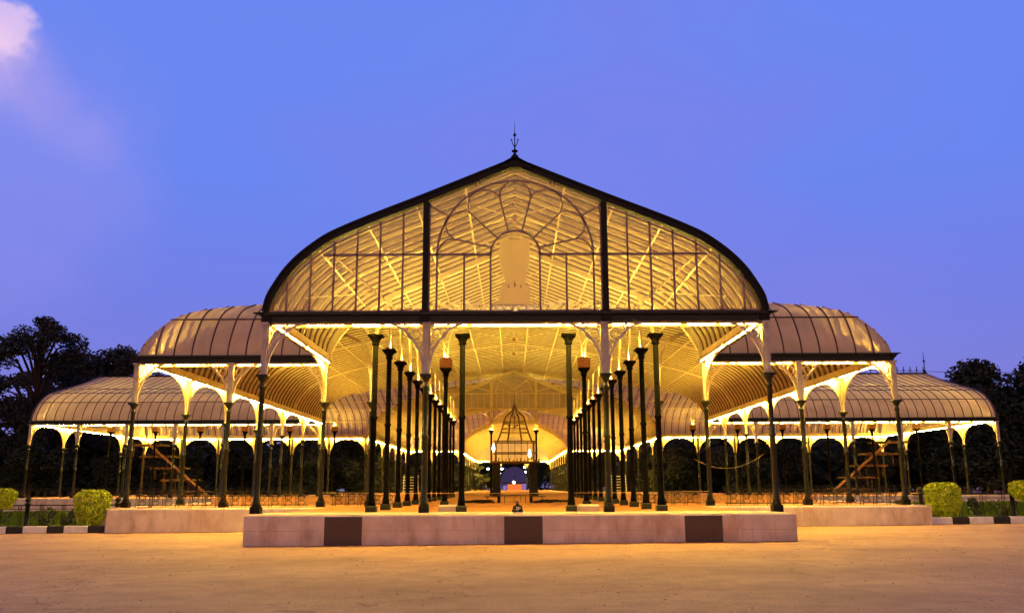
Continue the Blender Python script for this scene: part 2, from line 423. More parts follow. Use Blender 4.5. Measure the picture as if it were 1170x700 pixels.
def samples(amax, prof):
    a = [0, .03, .08, .16, .26, .38, .52, .7, .9, 1.1, 1.35, 1.6, 1.9, 2.2, 2.6, 3.0, 3.5, 4.2, 5, 6, 7, 8.5, 10, 12, 14, 17]
    return [x for x in a if x < amax-.01]+[amax]
def slope(name, O, Ldir, Idir, lo, hi, prof, amax, outer=True, battens=True, bstep=.42, purl=(1.0,), inner_rib=1, off=0, rs=None, ribmax=99, b0=.9, bw=.05):
    """a curved roof slope: eave line from O along Ldir, rising inwards along Idir; lo(a)..hi(a) limits along the eave"""
    rs = rs or RS
    O = Vector(O); Ld = Vector(Ldir); Id = Vector(Idir)
    def pt(s, a, dz=0): return O + Ld*s + Id*a + Vector((0, 0, prof(a)+dz))
    def nrm(a):
        e = .02; dz = prof(a+e)-prof(max(0, a-e)); da = min(a+e, amax)-max(0, a-e)
        n = Vector((0,0,1))*da - Id*dz; return n.normalized()
    A = samples(amax, prof); mb = MB(); vs = []; fs = []
    rows = []
    for a in A:
        l, h = lo(a), hi(a)
        if h < l: h = l = (h+l)/2
        rows.append((a, l, h))
    nseg = 1
    for a, l, h in rows: vs += [pt(l, a), pt(h, a)]
    for i in range(len(rows)-1): fs.append((2*i, 2*i+1, 2*i+3, 2*i+2))
    mb.add(vs, fs); roof = part(name, mb, M_roof, smooth=True)
    # ribs
    smin = min(r[1] for r in rows); smax = max(r[2] for r in rows)
    ro = MB(); ri = MB(); rg = MB()
    s = math.ceil((smin-off)/rs)*rs+off; fine = []
    for i in range(len(A)-1):
        fine += [A[i]]+([(A[i]+A[i+1])/2] if A[i+1]-A[i] > .6 else [])
    fine.append(A[-1]); k = 0
    s -= rs/2; k = -1
    while s < smax+.001:
        run = [a for a in fine if lo(a)-.02 <= s <= hi(a)+.02]; run2 = [a for a in run if a <= ribmax]
        if len(run) >= 3:
            if outer and k % 2 == 0: ro.bar([pt(s, a)+nrm(a)*.025 for a in run], .05, .05, up=nrm(1.0))
            if k % 2 == 0:
                if inner_rib < 4 or k % 4 == 0: ri.bar([pt(s, a)-nrm(a)*.08 for a in run], .06, .13, up=nrm(1.0))
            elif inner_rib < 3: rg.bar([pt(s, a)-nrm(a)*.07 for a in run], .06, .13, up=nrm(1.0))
        s += rs/2; k += 1
    if purl and outer:
        for a in purl:
            if a < amax: ro.bar([pt(lo(a), a)+nrm(a)*.03, pt(hi(a), a)+nrm(a)*.03], .045, .05, up=nrm(a))
    if battens:
        a = b0
        while a < amax-.1:
            if hi(a)-lo(a) > .3: ri.bar([pt(lo(a), a)-nrm(a)*.13, pt(hi(a), a)-nrm(a)*.10], bw, .05, up=nrm(a))
            a += bstep
    if ro.v: o = ro.obj('cover_strips', M_rib, roof)
    if ri.v: o = ri.obj('rafters', M_cream, roof)
    if rg.v: rg.obj('battens', M_shade, roof)  # dark strips paint in the shadow lines between rafters
    return roof

X_, Y_ = (1,0,0), (0,1,0)
for sx in (-1, 1):
    # porch and rear arm (small section)
    slope('porch_roof', (sx*8.5, 0, EZ), Y_, (-sx,0,0), lambda a: Y0+.08, lambda a: Y1+Bi(P(a)), P, 8.5, bstep=1.7, b0=1.6, bw=.07)
    # front block: side slope, front slope
    slope('block_roof', (sx*17, 0, EZ), Y_, (-sx,0,0), lambda a: Y1+a, lambda a: Y2+Ti(B(a)), B, 17, battens=True, bstep=2.1, b0=3.4, bw=.08)
    slope('block_roof', (0, Y1, EZ), (sx,0,0), Y_, lambda a: 8.5-Pi(B(a)), lambda a: 17-a, B, 16.9, battens=True, bstep=2.1, b0=3.4, bw=.08)
    # wing
    slope('wing_roof', (0, Y2, EZ), (sx,0,0), Y_, lambda a: 17-Bi(T(a)), lambda a: 42.5, T, 12.25, purl=(1.0, 2.9, 5.2), bstep=2.4, off=.0, inner_rib=2)
    slope('wing_roof', (0, my(Y2), EZ), (sx,0,0), (0,-1,0), lambda a: 17-Bi(T(a)), lambda a: 42.5, T, 12.25, outer=True, bstep=2.4, inner_rib=2)
    # rear block and rear arm
    slope('rear_block_roof', (sx*17, 0, EZ), Y_, (-sx,0,0), lambda a: my(Y2)-Ti(B(a)), lambda a: my(Y1)-a, B, 17, outer=False, bstep=2.2, inner_rib=2)
    slope('rear_block_roof', (0, my(Y1), EZ), (sx,0,0), (0,-1,0), lambda a: 8.5-Pi(B(a)), lambda a: 17-a, B, 16.9, outer=False, bstep=2.2, inner_rib=2)
    slope('rear_arm_roof', (sx*8.5, 0, EZ), Y_, (-sx,0,0), lambda a: my(Y1)-Bi(P(a)), lambda a: 200, P, 8.5, outer=False, bstep=1.8, inner_rib=4)

# inner roof arch frames of the nave (lattice ties)
def arch_frame(y, half, prof, w=.14, drop=.28, a0=0, zs=EZ):
    mb = MB(); pts = []
    A = [x for x in samples(half, prof) if x >= a0]
    L1 = [(-half+a, y, zs+prof(a)-drop) for a in A]; R1 = [(half-a, y, zs+prof(a)-drop) for a in reversed(A)]
    mb.bar(L1+R1[1:], w, w*1.2, up=(0,1,0)); return mb
fr = arch_frame(Y1+.1, 8.5, P, .20, .36)
part('arch_rib', fr, M_cream)
fr = arch_frame(Y0+4.9, 8.5, P, .09, .26); part('arch_rib', fr, M_cream)
for yy in (48.5, 58.0, 67.6):
    mb = arch_frame(yy, 17, B, .10, .30); part('arch_rib', mb, M_cream)
for x in (-34, -25.5, 25.5, 34):
    mb = MB(); A = samples(12.25, T)
    l1 = [(x, Y2+a, EZ+T(a)-.3) for a in A]; r1 = [(x, my(Y2)-a, EZ+T(a)-.3) for a in reversed(A)]
    mb.bar(l1+r1[1:], .1, .12, up=(1,0,0)); part('arch_rib', mb, M_cream)
mb = arch_frame(my(Y1)-.1, 8.5, P, .3, .36); part('arch_rib', mb, M_cream)
for yy in (150, 162, 174, 187): part('arch_rib', arch_frame(yy, 8.5, P, .16, .3), M_cream)
# tie rods: crossing diagonals under the nave ridge with a rosette at each crossing
for y in (33.5, 38.5, 44, 50, 56.5, 63, 70):
    zt = EZ+4.7; tr = MB()
    for sx in (-1, 1):
        tr.bar([(0, y, zt), (sx*2.7, y-2.4, EZ+B(14.3)-.25)], .035, .035); tr.bar([(0, y, zt), (sx*2.7, y+2.6, EZ+B(14.3)-.25)], .035, .035)
        tr.bar([(sx*2.7, y-2.4, EZ+B(14.3)-.25), (sx*6.2, y+.4, EZ+B(10.8)-.4)], .03, .03)
    tr.bar([(0, y, zt-.35), (0, y, zt+.6)], .05, .05)
    t_ = part('tie_rod', tr, M_cream)
    MB().lathe([(.02, zt-.22), (.08, zt-.16), (.13, zt-.05), (.13, zt), (.08, zt+.08), (.02, zt+.12)], 10, (0, y)).obj('rosette', M_brownbox, t_)
# long diagonal struts seen through the front gable glass
for sx in (-1, 1):
    mb = MB()
    mb.bar([(sx*7.9, 32, EZ+P(.6)-.25), (sx*4.6, 36.5, EZ+2.4)], .04, .05)
    mb.bar([(sx*6.6, 30.4, EZ+P(1.9)-.2), (sx*3.6, 33.8, EZ+.1)], .045, .06)
    part('strut', mb, M_cream)

# ---- columns
def column_meshes():
    r = {}
    r['shaft'] = MB().lathe([(.135,.30),(.115,.42),(.098,.55),(.094,2.4),(.118,2.43),(.118,2.5),(.092,2.53),(.084,CAPZ-FZ-.42),(.108,CAPZ-FZ-.4),(.108,CAPZ-FZ-.33),(.084,CAPZ-FZ-.31),(.084,CAPZ-FZ-.2)],14).mesh('column', M_iron, True)
    b = MB(); b.bbox(-.165,.165,-.165,.165,0,.24,.03); b.lathe([(.155,.23),(.16,.27),(.14,.31)],14); r['base'] = b.mesh('base', M_black)
    h = CAPZ-FZ
    c = MB(); c.lathe([(.084,h-.21),(.10,h-.17),(.125,h-.12),(.175,h-.05),(.185,h-.02)],14); c.bbox(-.19,.19,-.19,.19,h-.03,h+.05,.01); r['capital'] = c.mesh('capital', M_iron)
    t = EZ-FZ-.32
    p_ = MB(); p_.box(-.085,.085,-.085,.085,h+.05,t); p_.box(-.03,.03,-.105,-.085,h+.1,t-.05)
    p_.box(-.14,.14,-.14,.14,t-.07,t); r['pilaster'] = p_.mesh('pilaster', M_lav)
    return r
CM = column_meshes()
def spiral(cx, cz, r, a0, turns=1.15, d=1, n=16):
    return [(cx+r*(1-.80*i/n)*cos(a0+d*2*pi*turns*i/n), 0, cz+r*(1-.80*i/n)*sin(a0+d*2*pi*turns*i/n)) for i in range(n+1)]
def bracket(w, h, solid=False, m=None, t=.05):
    """spandrel bracket: corner at (0,0,0), reaching +x by w under the beam and -z by h down the column"""
    mb = MB(); n = 14
    arc = [(w-w*cos(pi/2*i/n), 0, -h+h*sin(pi/2*i/n)) for i in range(n+1)]
    mb.bar(arc, .075, t*1.5, up=(0,1,0))
    mb.bar([(0,0,-.02),(w,0,-.02)], .04, t, up=(0,1,0)); mb.bar([(.02,0,0),(.02,0,-h)], .04, t, up=(0,1,0))
    if solid:
        vs = []; fs = []
        th = t*.35
        for x, _, z in arc:
            vs += [(x, -th, z), (x, -th, -.03), (x, th, z), (x, th, -.03)]
        for i in range(n):
            a = i*4; fs += [(a, a+4, a+5, a+1), (a+2, a+3, a+7, a+6)]
        mb.add(vs, fs)
    # scrolls fill the corner
    k = 0
    def inside(x, z, r):
        # distance to the arc ellipse (outside of it towards the corner)
        if x-r < .03 or z+r > -.03: return False
        q = hypot((w-x)/w, (z+h)/h)
        return (q-1)*min(w, h) > r*.5
    rs = []
    seeds = [.25, .19, .15, .12, .09, .075, .06] if not solid else [.3, .22]
    rnd = random.Random(3)
    for r in seeds:
        r = r*min(w, h)/1.35
        for _ in range(1600):
            x = rnd.uniform(.03+r, w*.9); z = rnd.uniform(-h*.97, -.03-r)
            if inside(x, z, r) and all(hypot(x-a, z-b) > (r+c)*.93 for a, b, c in rs):
                rs.append((x, z, r))
    for x, z, r in rs:
        mb.bar(spiral(x, z, r, rnd.uniform(0, 6.28), 1.2, rnd.choice((-1,1))), (.046 if r > .12 else .034), t*.8, up=(0,1,0))
        if r > .1 and not solid:
            a = rnd.uniform(0, 6.28); mb.bar([(x+r*cos(a), 0, z+r*sin(a)), (x+1.6*r*cos(a+.5), 0, z+1.6*r*sin(a+.5))], .02, t*.8, up=(0,1,0)) if inside(x+1.6*r*cos(a+.5), z+1.6*r*sin(a+.5), .01) else None
    return mb
BH = EZ-.32-CAPZ-.05
MBR = {}
def bmesh_(w, solid, m=M_cream):
    key = (round(w, 2), solid, m.name)
    if key not in MBR: MBR[key] = bracket(w, BH, solid).mesh('bracket', m)
    return MBR[key]
stuffmb = MB(); stuff_src = {}
def add_bracket(col, w, ang, solid, m=M_cream, world=None):
    """bracket as a sub-part of its column; ang = direction in degrees"""
    return put('bracket', bmesh_(w, solid, m), col, (.09*cos(radians(ang)), .09*sin(radians(ang)), EZ-FZ-.32), radians(ang))
def far_bracket(x, y, w, ang, solid=True):
    me = bmesh_(w, solid); a = radians(ang); ca, sa = cos(a), sin(a)
    stuffmb.add([(x+v.co.x*ca-v.co.y*sa+.09*ca, y+v.co.x*sa+v.co.y*ca+.09*sa, v.co.z+EZ-.32) for v in me.vertices], [tuple(p.vertices) for p in me.polygons])
def column(x, y, br=(), parts=True):
    c = put('column', CM['shaft'], GH, (x, y-Y0, 0))
    if parts:
        put('base', CM['base'], c); put('capital', CM['capital'], c)
    if parts:
        put('pilaster', CM['pilaster'], c)
    for b in br:
        if parts: add_bracket(c, *b)
        else: far_bracket(x, y, *b[:3])
    return c
FCM = {}
fs_ = MB(); fs_.lathe([(.18,0),(.18,.25),(.11,.4),(.095,CAPZ-FZ-.2),(.2,CAPZ-FZ-.03),(.2,CAPZ-FZ+.03)],8); fs_.box(-.08,.08,-.08,.08,CAPZ-FZ+.03,EZ-FZ-.32)
farcol = fs_.mesh('column', M_iron)
def fcolumn(x, y, br=()):
    put('column', farcol, GH, (x, y-Y0, 0))
    for b in br: far_bracket(x, y, *b)
W1 = 1.45
# porch front
column(-8.5, Y0, [(W1, 0, False, M_lav), (1.3, 90, False)]); column(8.5, Y0, [(W1, 180, False, M_lav), (1.3, 90, False)])
column(-3.02, Y0, [(W1, 0, False, M_lav), (W1, 180, False, M_lav)]); column(3.02, Y0, [(W1, 0, False, M_lav), (W1, 180, False, M_lav)])
# front block, front eave
for sx, q in ((-1, 0), (1, 180)):
    column(sx*17, Y1, [(W1, q, False), (2.6, 90, True)])
    column(sx*12.75, Y1, [(W1, 0, False), (W1, 180, False)])
    column(sx*8.5, Y1, [(W1, 180-q, False), (3.0, -90, True)])
    column(sx*6.4, Y1, [])
    for i in range(1, 6): column(sx*17, Y1+i*6.4, [(2.6, 90, True), (2.6, -90, True)])
    column(sx*17, Y2, [(1.9, 180-q, False), (2.6, -90, True)])
    for i in range(5, 10): column(sx*4.25*i, Y2, [(1.15, 0, False), (1.15, 180, False)])
    column(sx*42.5, Y2, [(1.15, q, False), (2.2, 90, True)])
    for yy in (Y2+6.1, my(Y2)-6.1): column(sx*42.5, yy, [(2.4, 90, True), (2.4, -90, True)])
    fcolumn(sx*42.5, my(Y2), [(2.0, q), (2.2, -90)])
    for i in range(5, 10): fcolumn(sx*4.25*i, my(Y2), [(2.0, 0), (2.0, 180)])
    fcolumn(sx*17, my(Y2), [(2.0, 180-q), (2.6, 90)])
    for i in range(1, 6): fcolumn(sx*17, my(Y1)-i*6.4, [(2.6, 90), (2.6, -90)])
    fcolumn(sx*17, my(Y1), [(1.9, q), (2.6, -90)])
    fcolumn(sx*12.75, my(Y1), [(1.9, 0), (1.9, 180)])
    fcolumn(sx*8.5, my(Y1), [(1.9, 180-q), (2.6, 90)])
    for i in range(1, 10): fcolumn(sx*8.5, my(Y1)+i*6.6, [(2.4, 90), (2.4, -90)])
    fcolumn(sx*8.5, 200, [(1.7, q), (2.4, -90)])
    fcolumn(sx*3.0, 200, [(1.7, q), (1.7, 180-q)])
o = part('bracket', stuffmb, M_cream); o['kind'] = 'stuff'

# tall inner columns with an uplight on the capital
h = TALLZ-FZ
TC = {'shaft': MB().lathe([(.14,.2),(.12,.4),(.102,.5),(.098,3.1),(.125,3.13),(.125,3.2),(.098,3.23),(.094,h-.3)],14).mesh('tall_column', M_tiron, True),
      'base': MB().bbox(-.18,.18,-.18,.18,0,.22,.03).mesh('base', M_iron)}
c = MB(); c.lathe([(.108,h-.32),(.15,h-.28),(.12,h-.24),(.15,h-.15),(.23,h-.05),(.24,h-.02)],14); c.bbox(-.25,.25,-.25,.25,h-.03,h+.05,.012); TC['capital'] = c.mesh('capital', M_tiron)
TC['lamp'] = MB().lathe([(.085,.015),(.09,.03)],12).mesh('uplight', M_up)
TC['lamp2'] = MB().lathe([(.085,.015),(.09,.03)],12).mesh('uplight', M_up2)
TC['cup'] = MB().lathe([(.10,0),(.17,.02),(.19,.065),(.175,.065),(.15,.03),(.11,.012)],12).mesh('lamp_cup', M_brownbox)
def vbr(H, spread=.42, th=.07):
    mb = MB()
    for s in (-1, 1):
        mb.bar([(s*(.07+spread*(i/8)**2.2), 0, H*i/8) for i in range(9)], .05, th, up=(0,1,0))
    return mb
TC['vb'] = vbr(1.6).mesh('roof_bracket', M_cream); TC['vbw'] = vbr(2.2, .7, .1).mesh('roof_bracket', M_cream)
bx = MB(); bx.bbox(-.27,.27,-.27,.27,0,.42,.03); TC['box'] = bx.mesh('lamp_box', M_brownbox)
def tall(x, y, ang=0, box=False, vb='vb', lamp=True, lm='lamp'):
    c = put('tall_column', TC['shaft'], GH, (x, y-Y0, 0)); put('base', TC['base'], c); put('capital', TC['capital'], c)
    zt = h+.05
    if box: put('lamp_box', TC['box'], c, (0,0,zt)); zt += .42
    if vb: put('roof_bracket', TC[vb], c, (0,0,zt), radians(ang))
    if lamp: put('uplight', TC[lm], c, (0, 0, zt+.02)); put('lamp_cup', TC['cup'], c, (0, 0, zt))
    return c
for sx in (-1, 1):
    for n in range(13):
        tall(sx*4.88, 30.2+3.42*n, 90, vb=None if n == 0 else 'vb', lamp=(n != 0))
    tall(sx*1.85, 30.2, 0, vb=None, lamp=False)
    tall(sx*3.1, Y1, 0, box=True, vb='vbw')
    for i in range(4, 10): tall(sx*4.25*i, Y2+6.3, 0, box=True)
    # centre screen columns
    c = tall(sx*2.13, Y2+6.3, 0, vb='vbw', lm='lamp2')
    pass

# curved nave ribs springing from the front line of the block
for sx in (-1, 1):
    mb = MB()
    mb.bar([(sx*6.4, Y1, CAPZ+.05), (sx*6.45, Y1+.1, 6.6), (sx*6.7, Y1+.6, 7.6), (sx*7.3, Y1+2.2, 8.5), (sx*8.4, Y1+4.6, 9.2), (sx*10.2, Y1+7.5, 9.9)], .13, .16)
    part('arch_rib', mb, M_cream); mb = MB()
    mb.bar([(sx*6.4, Y1, CAPZ+.05), (sx*6.42, Y1, 6.9), (sx*6.35, Y1, 8.1), (sx*6.1, Y1, 9.2), (sx*5.6, Y1, 10.2)], .11, .14)
    part('arch_rib', mb, M_cream); mb = MB()
    mb.bar([(sx*8.5, Y1+.15, EZ), (sx*8.3, Y1+.3, 8.6), (sx*7.8, Y1+.9, 9.5), (sx*7.0, Y1+1.8, 10.2), (sx*5.4, Y1+3.6, 10.9), (sx*3.5, Y1+5.8, 11.5)], .13, .16)
    part('arch_rib', mb, M_cream)

# ---- eave beams with their inner board and tube lamps
tube_cache = {}
fartube = MB(); trnd = random.Random(4)
def tube_mesh(Lg, dim=False):
    k = (round(Lg, 2), dim)
    if k not in tube_cache: tube_cache[k] = MB().tube([(-Lg/2,0,0),(Lg/2,0,0)], .02, 6).mesh('tube_lamp', M_tube2 if dim else M_tube)
    return tube_cache[k]
ntube = [0]
def beam(x0, y0, x1, y1, inward, bays, tl=(.42, .42), gut=True, thick=.15, tin=.22, far=False, segs=((.07, .46), (.54, .93))):
    """dark eave beam from (x0,y0) to (x1,y1); inward = unit vector to the inside"""
    mb = MB(); d = Vector((x1-x0, y1-y0, 0)); Lg = d.length; d.normalize(); n = Vector((*inward, 0))
    A = Vector((x0, y0, 0)); Bp = Vector((x1, y1, 0))
    up = Vector((0,0,1))
    mb.bar([A+up*(EZ-.165), Bp+up*(EZ-.165)], thick*1.2, .25)
    mb.bar([A-n*.12+up*(EZ-.04), Bp-n*.12+up*(EZ-.04)], .2, .09); mb.bar([A-n*.06+up*(EZ-.30), Bp-n*.06+up*(EZ-.30)], .14, .05)
    b = part('eave_beam', mb, M_iron if not far else M_cream)
    ib = MB(); ib.bar([A+n*.13+up*(EZ-.16), Bp+n*.13+up*(EZ-.16)], .04, .44); ib.obj('inner_board', M_cream, b)
    Lb = Lg/bays
    for i in range(bays):
        for f0, f1 in (segs if not far else ((.06, .94),)):
            c = A+d*(Lb*(i+(f0+f1)/2))+n*tin+up*(EZ-.37)
            if far:
                hl = d*(Lb*(f1-f0)/2); fartube.tube([c-hl, c+hl], .022, 5)
            else:
                ntube[0] += 1
                to = put('tube_lamp', tube_mesh(Lb*(f1-f0), trnd.random() < .3), b, c, math.atan2(d.y, d.x))
        q = MB(); L2 = Lb*.93; c0_ = A+d*(Lb*(i+.5)); e0, e1 = c0_-d*L2/2, c0_+d*L2/2
        q.bar([e0+n*(tin-.03)+up*(EZ-.30), e1+n*(tin-.03)+up*(EZ-.30)], .10 if far else .14, .02)
        if not far: q.bar([e0+n*(tin+.09)+up*(EZ-.345), e1+n*(tin+.09)+up*(EZ-.345)], .015, .18 if abs(d.y) < .5 else .07)
        q.obj('added_light_shield', M_brownbox, b)  # added plates that keep tube light off the ceilings and inner columns
    return b
S5 = ((.05, .20), (.24, .48), (.53, .70), (.73, .95))
beam(-8.5, Y0, -3.0, Y0, (0,1), 1, segs=S5); beam(-3.0, Y0, 3.0, Y0, (0,1), 1, segs=((.04, .22), (.25, .5), (.505, .76), (.79, .96))); beam(3.0, Y0, 8.5, Y0, (0,1), 1, segs=S5)
for sx in (-1, 1):
    beam(sx*8.5, Y0+.1, sx*8.5, Y1-.1, (-sx,0), 2)
    beam(sx*8.6, Y1, sx*17, Y1, (0,1), 2, segs=((.06, .32), (.36, .60), (.66, .93)))
    beam(sx*17, Y1+.1, sx*17, Y2-.1, (-sx,0), 6, far=False)
    beam(sx*17.1, Y2, sx*42.5, Y2, (0,1), 6)
    beam(sx*42.5, Y2+.1, sx*42.5, my(Y2)-.1, (-sx,0), 3, far=True)
    beam(sx*17.1, my(Y2), sx*42.5, my(Y2), (0,-1), 6, far=True)
    beam(sx*17, my(Y2)+.1, sx*17, my(Y1)-.1, (-sx,0), 6, far=True)
    beam(sx*8.6, my(Y1), sx*17, my(Y1), (0,-1), 2, far=True)
    beam(sx*8.5, my(Y1)+.1, sx*8.5, 200, (-sx,0), 8, far=True)
beam(-8.4, 200, 8.4, 200, (0,-1), 3, far=True)
o = part('tube_lamp', fartube, emit('tube_light_far', (1.0, .62, .08), 850)); o['kind'] = 'stuff'

# ---- front gable screen
def Pz(x, prof=P, half=8.5): return EZ+prof(half-abs(x))
def glazing(name, y, x0, x1, prof, half, m, parent, zb=EZ-.02, drop=.05, n=24):
    mb = MB(); vs = []; fs = []
    for i in range(n+1):
        x = x0+(x1-x0)*i/n; z = max(zb+.01, Pz(x, prof, half)-drop)
        vs += [(x, y, zb), (x, y, z)]
    for i in range(n): fs.append((2*i, 2*i+2, 2*i+3, 2*i+1))
    o = mb.add(vs, fs).obj(name, m, parent); return o
def gpart(name, mb, m, parent=None):
    o = mb.obj(name, m, parent or GH)
    if not parent: o.location = (0, -Y0, -FZ)
    return o
# front gable: frame, posts, bars, glass
gf = MB()
A = samples(8.5, P)
fine = []
for i in range(len(A)-1): fine += [A[i], (A[i]+A[i+1])/2]
fine.append(A[-1])
pts = [(-8.5+a, Y0-.02, EZ+P(a)-.06) for a in fine]+[(8.5-a, Y0-.02, EZ+P(a)-.06) for a in reversed(fine[:-1])]
gf.bar(pts, .20, .26, up=(0,1,0))
pts = [(-8.58+a, Y0+.05, EZ+P(a)+.06) for a in fine[:-1]]+[(0, Y0+.05, EZ+P(8.5)+.09)]+[(8.58-a, Y0+.05, EZ+P(a)+.06) for a in reversed(fine[:-1])]
gf.bar(pts, .08, .50, up=(0,1,0))
gab = gpart('gable_frame', gf, M_black)
for x in (-3.09, 3.09):
    mb = MB(); mb.box(x-.10, x+.10, Y0-.14, Y0+.10, EZ-.3, Pz(x)-.2); mb.box(x-.17, x+.17, Y0-.17, Y0+.12, EZ-.34, EZ+.07)
    gpart('gable_post', mb, M_black)
# black corner brackets of the gutter
for sx in (-1, 1):
    mb = MB(); mb.add([(sx*8.3,Y0-.16,EZ-.38),(sx*8.72,Y0-.16,EZ-.06),(sx*8.95,Y0-.16,EZ+.02),(sx*8.3,Y0-.16,EZ+.02),
                       (sx*8.3,Y0+.16,EZ-.38),(sx*8.72,Y0+.16,EZ-.06),(sx*8.95,Y0+.16,EZ+.02),(sx*8.3,Y0+.16,EZ+.02)],
                      [(0,1,2,3),(7,6,5,4),(0,4,5,1),(1,5,6,2),(2,6,7,3),(3,7,4,0)])
    gpart('gutter_end', mb, M_black)
    mb = MB(); mb.add([(sx*16.9,Y1-.16,EZ-.38),(sx*17.2,Y1-.16,EZ-.06),(sx*17.4,Y1-.16,EZ+.02),(sx*16.9,Y1-.16,EZ+.02),
                       (sx*16.9,Y1+.16,EZ-.38),(sx*17.2,Y1+.16,EZ-.06),(sx*17.4,Y1+.16,EZ+.02),(sx*16.9,Y1+.16,EZ+.02)],
                      [(0,1,2,3),(7,6,5,4),(0,4,5,1),(1,5,6,2),(2,6,7,3),(3,7,4,0)])
    gpart('gutter_end', mb, M_black)
    mb = MB(); mb.box(sx*8.5-.13, sx*8.5+.13, Y0-.13, Y0+.13, EZ-.38, EZ-.02); gpart('gable_post', mb, M_black)
def gbar(mb, pts, w=.05):
    w *= 1.25
    mb.bar([(x, Y0-.03, z) for x, z in pts], w, .06, up=(0,1,0))
def mirror(f):
    for s in (-1, 1): f(s)
side_glass = []
for s in (-1, 1):
    gl = glazing('gable_glass', Y0+.02, s*3.19 if s > 0 else -8.42, 8.42 if s > 0 else -3.19, P, 8.5, M_glass, None, drop=.2)
    gl.parent = GH; gl.location = (0, -Y0, -FZ)
    mb = MB()
    for k in range(1, 7):
        x = 3.09+k*.79
        if Pz(x)-.3 > EZ: gbar(mb, [(s*x, EZ+.0), (s*x, Pz(x)-.22)])
    gbar(mb, [(s*3.15, 9.54), (s*6.63, 9.54)], .07)
    gbar(mb, [(s*3.15, EZ+.05), (s*8.35, EZ+.05)], .06)
    gbar(mb, [(s*(8.5-a)*.982, EZ+P(a)-.30) for a in samples(5.2, P) if a > .15], .04)
    o = mb.obj('glazing_bars', M_mull, gl)
gl = glazing('gable_glass', Y0+.02, -3.0, 3.0, P, 8.5, M_glass, None, drop=.2); gl.parent = GH; gl.location = (0, -Y0, -FZ)
mb = MB()
for s in (-1, 1):
    for x, z1 in ((2.70, 9.60), (1.76, 9.54), (.85, 9.60)): gbar(mb, [(s*x, EZ), (s*x, z1)])
    gbar(mb, [(s*.85, 9.54), (s*3.02, 9.54)], .07); gbar(mb, [(s*.1, EZ+.05), (s*3.0, EZ+.05)], .06)
    gbar(mb, [(s*2.97, EZ+.1), (s*2.97, Pz(2.97)-.25)], .05)
    for l in ([(-.84,9.79),(-2.12,10.1),(-2.34,10.08),(-2.54,9.92),(-2.66,9.68)],
              [(-2.12,10.1),(-2.37,10.34),(-2.43,10.64),(-2.30,10.88),(-2.1,11.03),(-1.85,11.1),(-1.59,11.06)], [(-.63,10.14),(-1.59,11.06)],
              [(-1.59,11.06),(-1.65,11.36),(-1.6,11.6),(-1.42,11.79),(-1.14,11.88),(-.9,11.86),(-.7,11.77),(-.55,11.64)], [(-.24,10.38),(-.55,11.64)],
              [(-.55,11.64),(-.51,11.85),(-.40,12.03),(-.22,12.14)], [(-3.0,11.33),(-2.33,10.94)],
              [(-1.35,12.0),(-1.42,12.22)], [(-1.22,12.06),(-1.29,12.28)]):
        gbar(mb, [(-s*x, z) for x, z in l], .042)
gbar(mb, [(-2.70*cos(pi*i/28), 9.54+2.67*sin(pi*i/28)) for i in range(29)], .055)
gbar(mb, [(-.85*cos(pi*i/18), 9.54+.85*sin(pi*i/18)) for i in range(19)], .055)
mb.obj('glazing_bars', M_mull, gl)
# pale shaped panel and plaque hung behind the middle light of the gable
hp = MB(); prof_h = [(.50, 10.10), (.53, 9.6), (.50, 9.15), (.40, 8.85), (.34, 8.62), (.36, 8.5), (.50, 8.42), (.53, 8.2), (.54, 7.75)]
vs = []; fs = []
for w_, z in prof_h:
    w_ *= 1.229; z = 1.7+(z-1.7)*1.229
    vs += [(-w_, Y0+6.70, z), (w_, Y0+6.70, z), (-w_, Y0+6.73, z), (w_, Y0+6.73, z)]
for i in range(len(prof_h)-1):
    a = 4*i; fs += [(a, a+1, a+5, a+4), (a+2, a+6, a+7, a+3), (a, a+4, a+6, a+2), (a+1, a+3, a+7, a+5)]
fs += [(0, 2, 3, 1), (len(vs)-4, len(vs)-3, len(vs)-1, len(vs)-2)]
hp.add(vs, fs)
hpo = gpart('hanging_panel', hp, sheet('pale_cloth', (.80, .68, .42), .45, 0, scale=1.5, dark=.92))
tm = MB()
for x, z, q in ((0, 10.05, .10), (-.26, 9.95, .06), (.26, 9.95, .06)): tm.lathe([(.004, z-q*1.6), (q*.5, z-q*.6), (q*.6, z), (q*.2, z+q), (.004, z+q*1.8)], 8, (x, Y0+6.67))
tassels = tm.obj('tassels', M_brownbox, hpo)
pq = MB(); pq.box(-.30, .30, Y0+6.68, Y0+6.74, 12.07, 12.42)
for i in range(5): pq.bar([(-.2+.1*i, Y0+6.67, 12.12), (-.2+.1*i, Y0+6.67, 12.26+.06*(2-abs(i-2)))], .04, .02, up=(0,1,0))
gpart('plaque', pq, M_cream)
lf = MB()
for i in range(7):
    x = -.78+.26*i; lf.bar([(x+.11*cos(2*pi*k/12), Y0+.12, 7.66+.11*sin(2*pi*k/12)) for k in range(13)], .025, .03, up=(0,1,0))
lf.bar([(-.86, Y0+.12, 7.80), (.86, Y0+.12, 7.80)], .03, .03); gpart('lace_frieze', lf, M_lav)
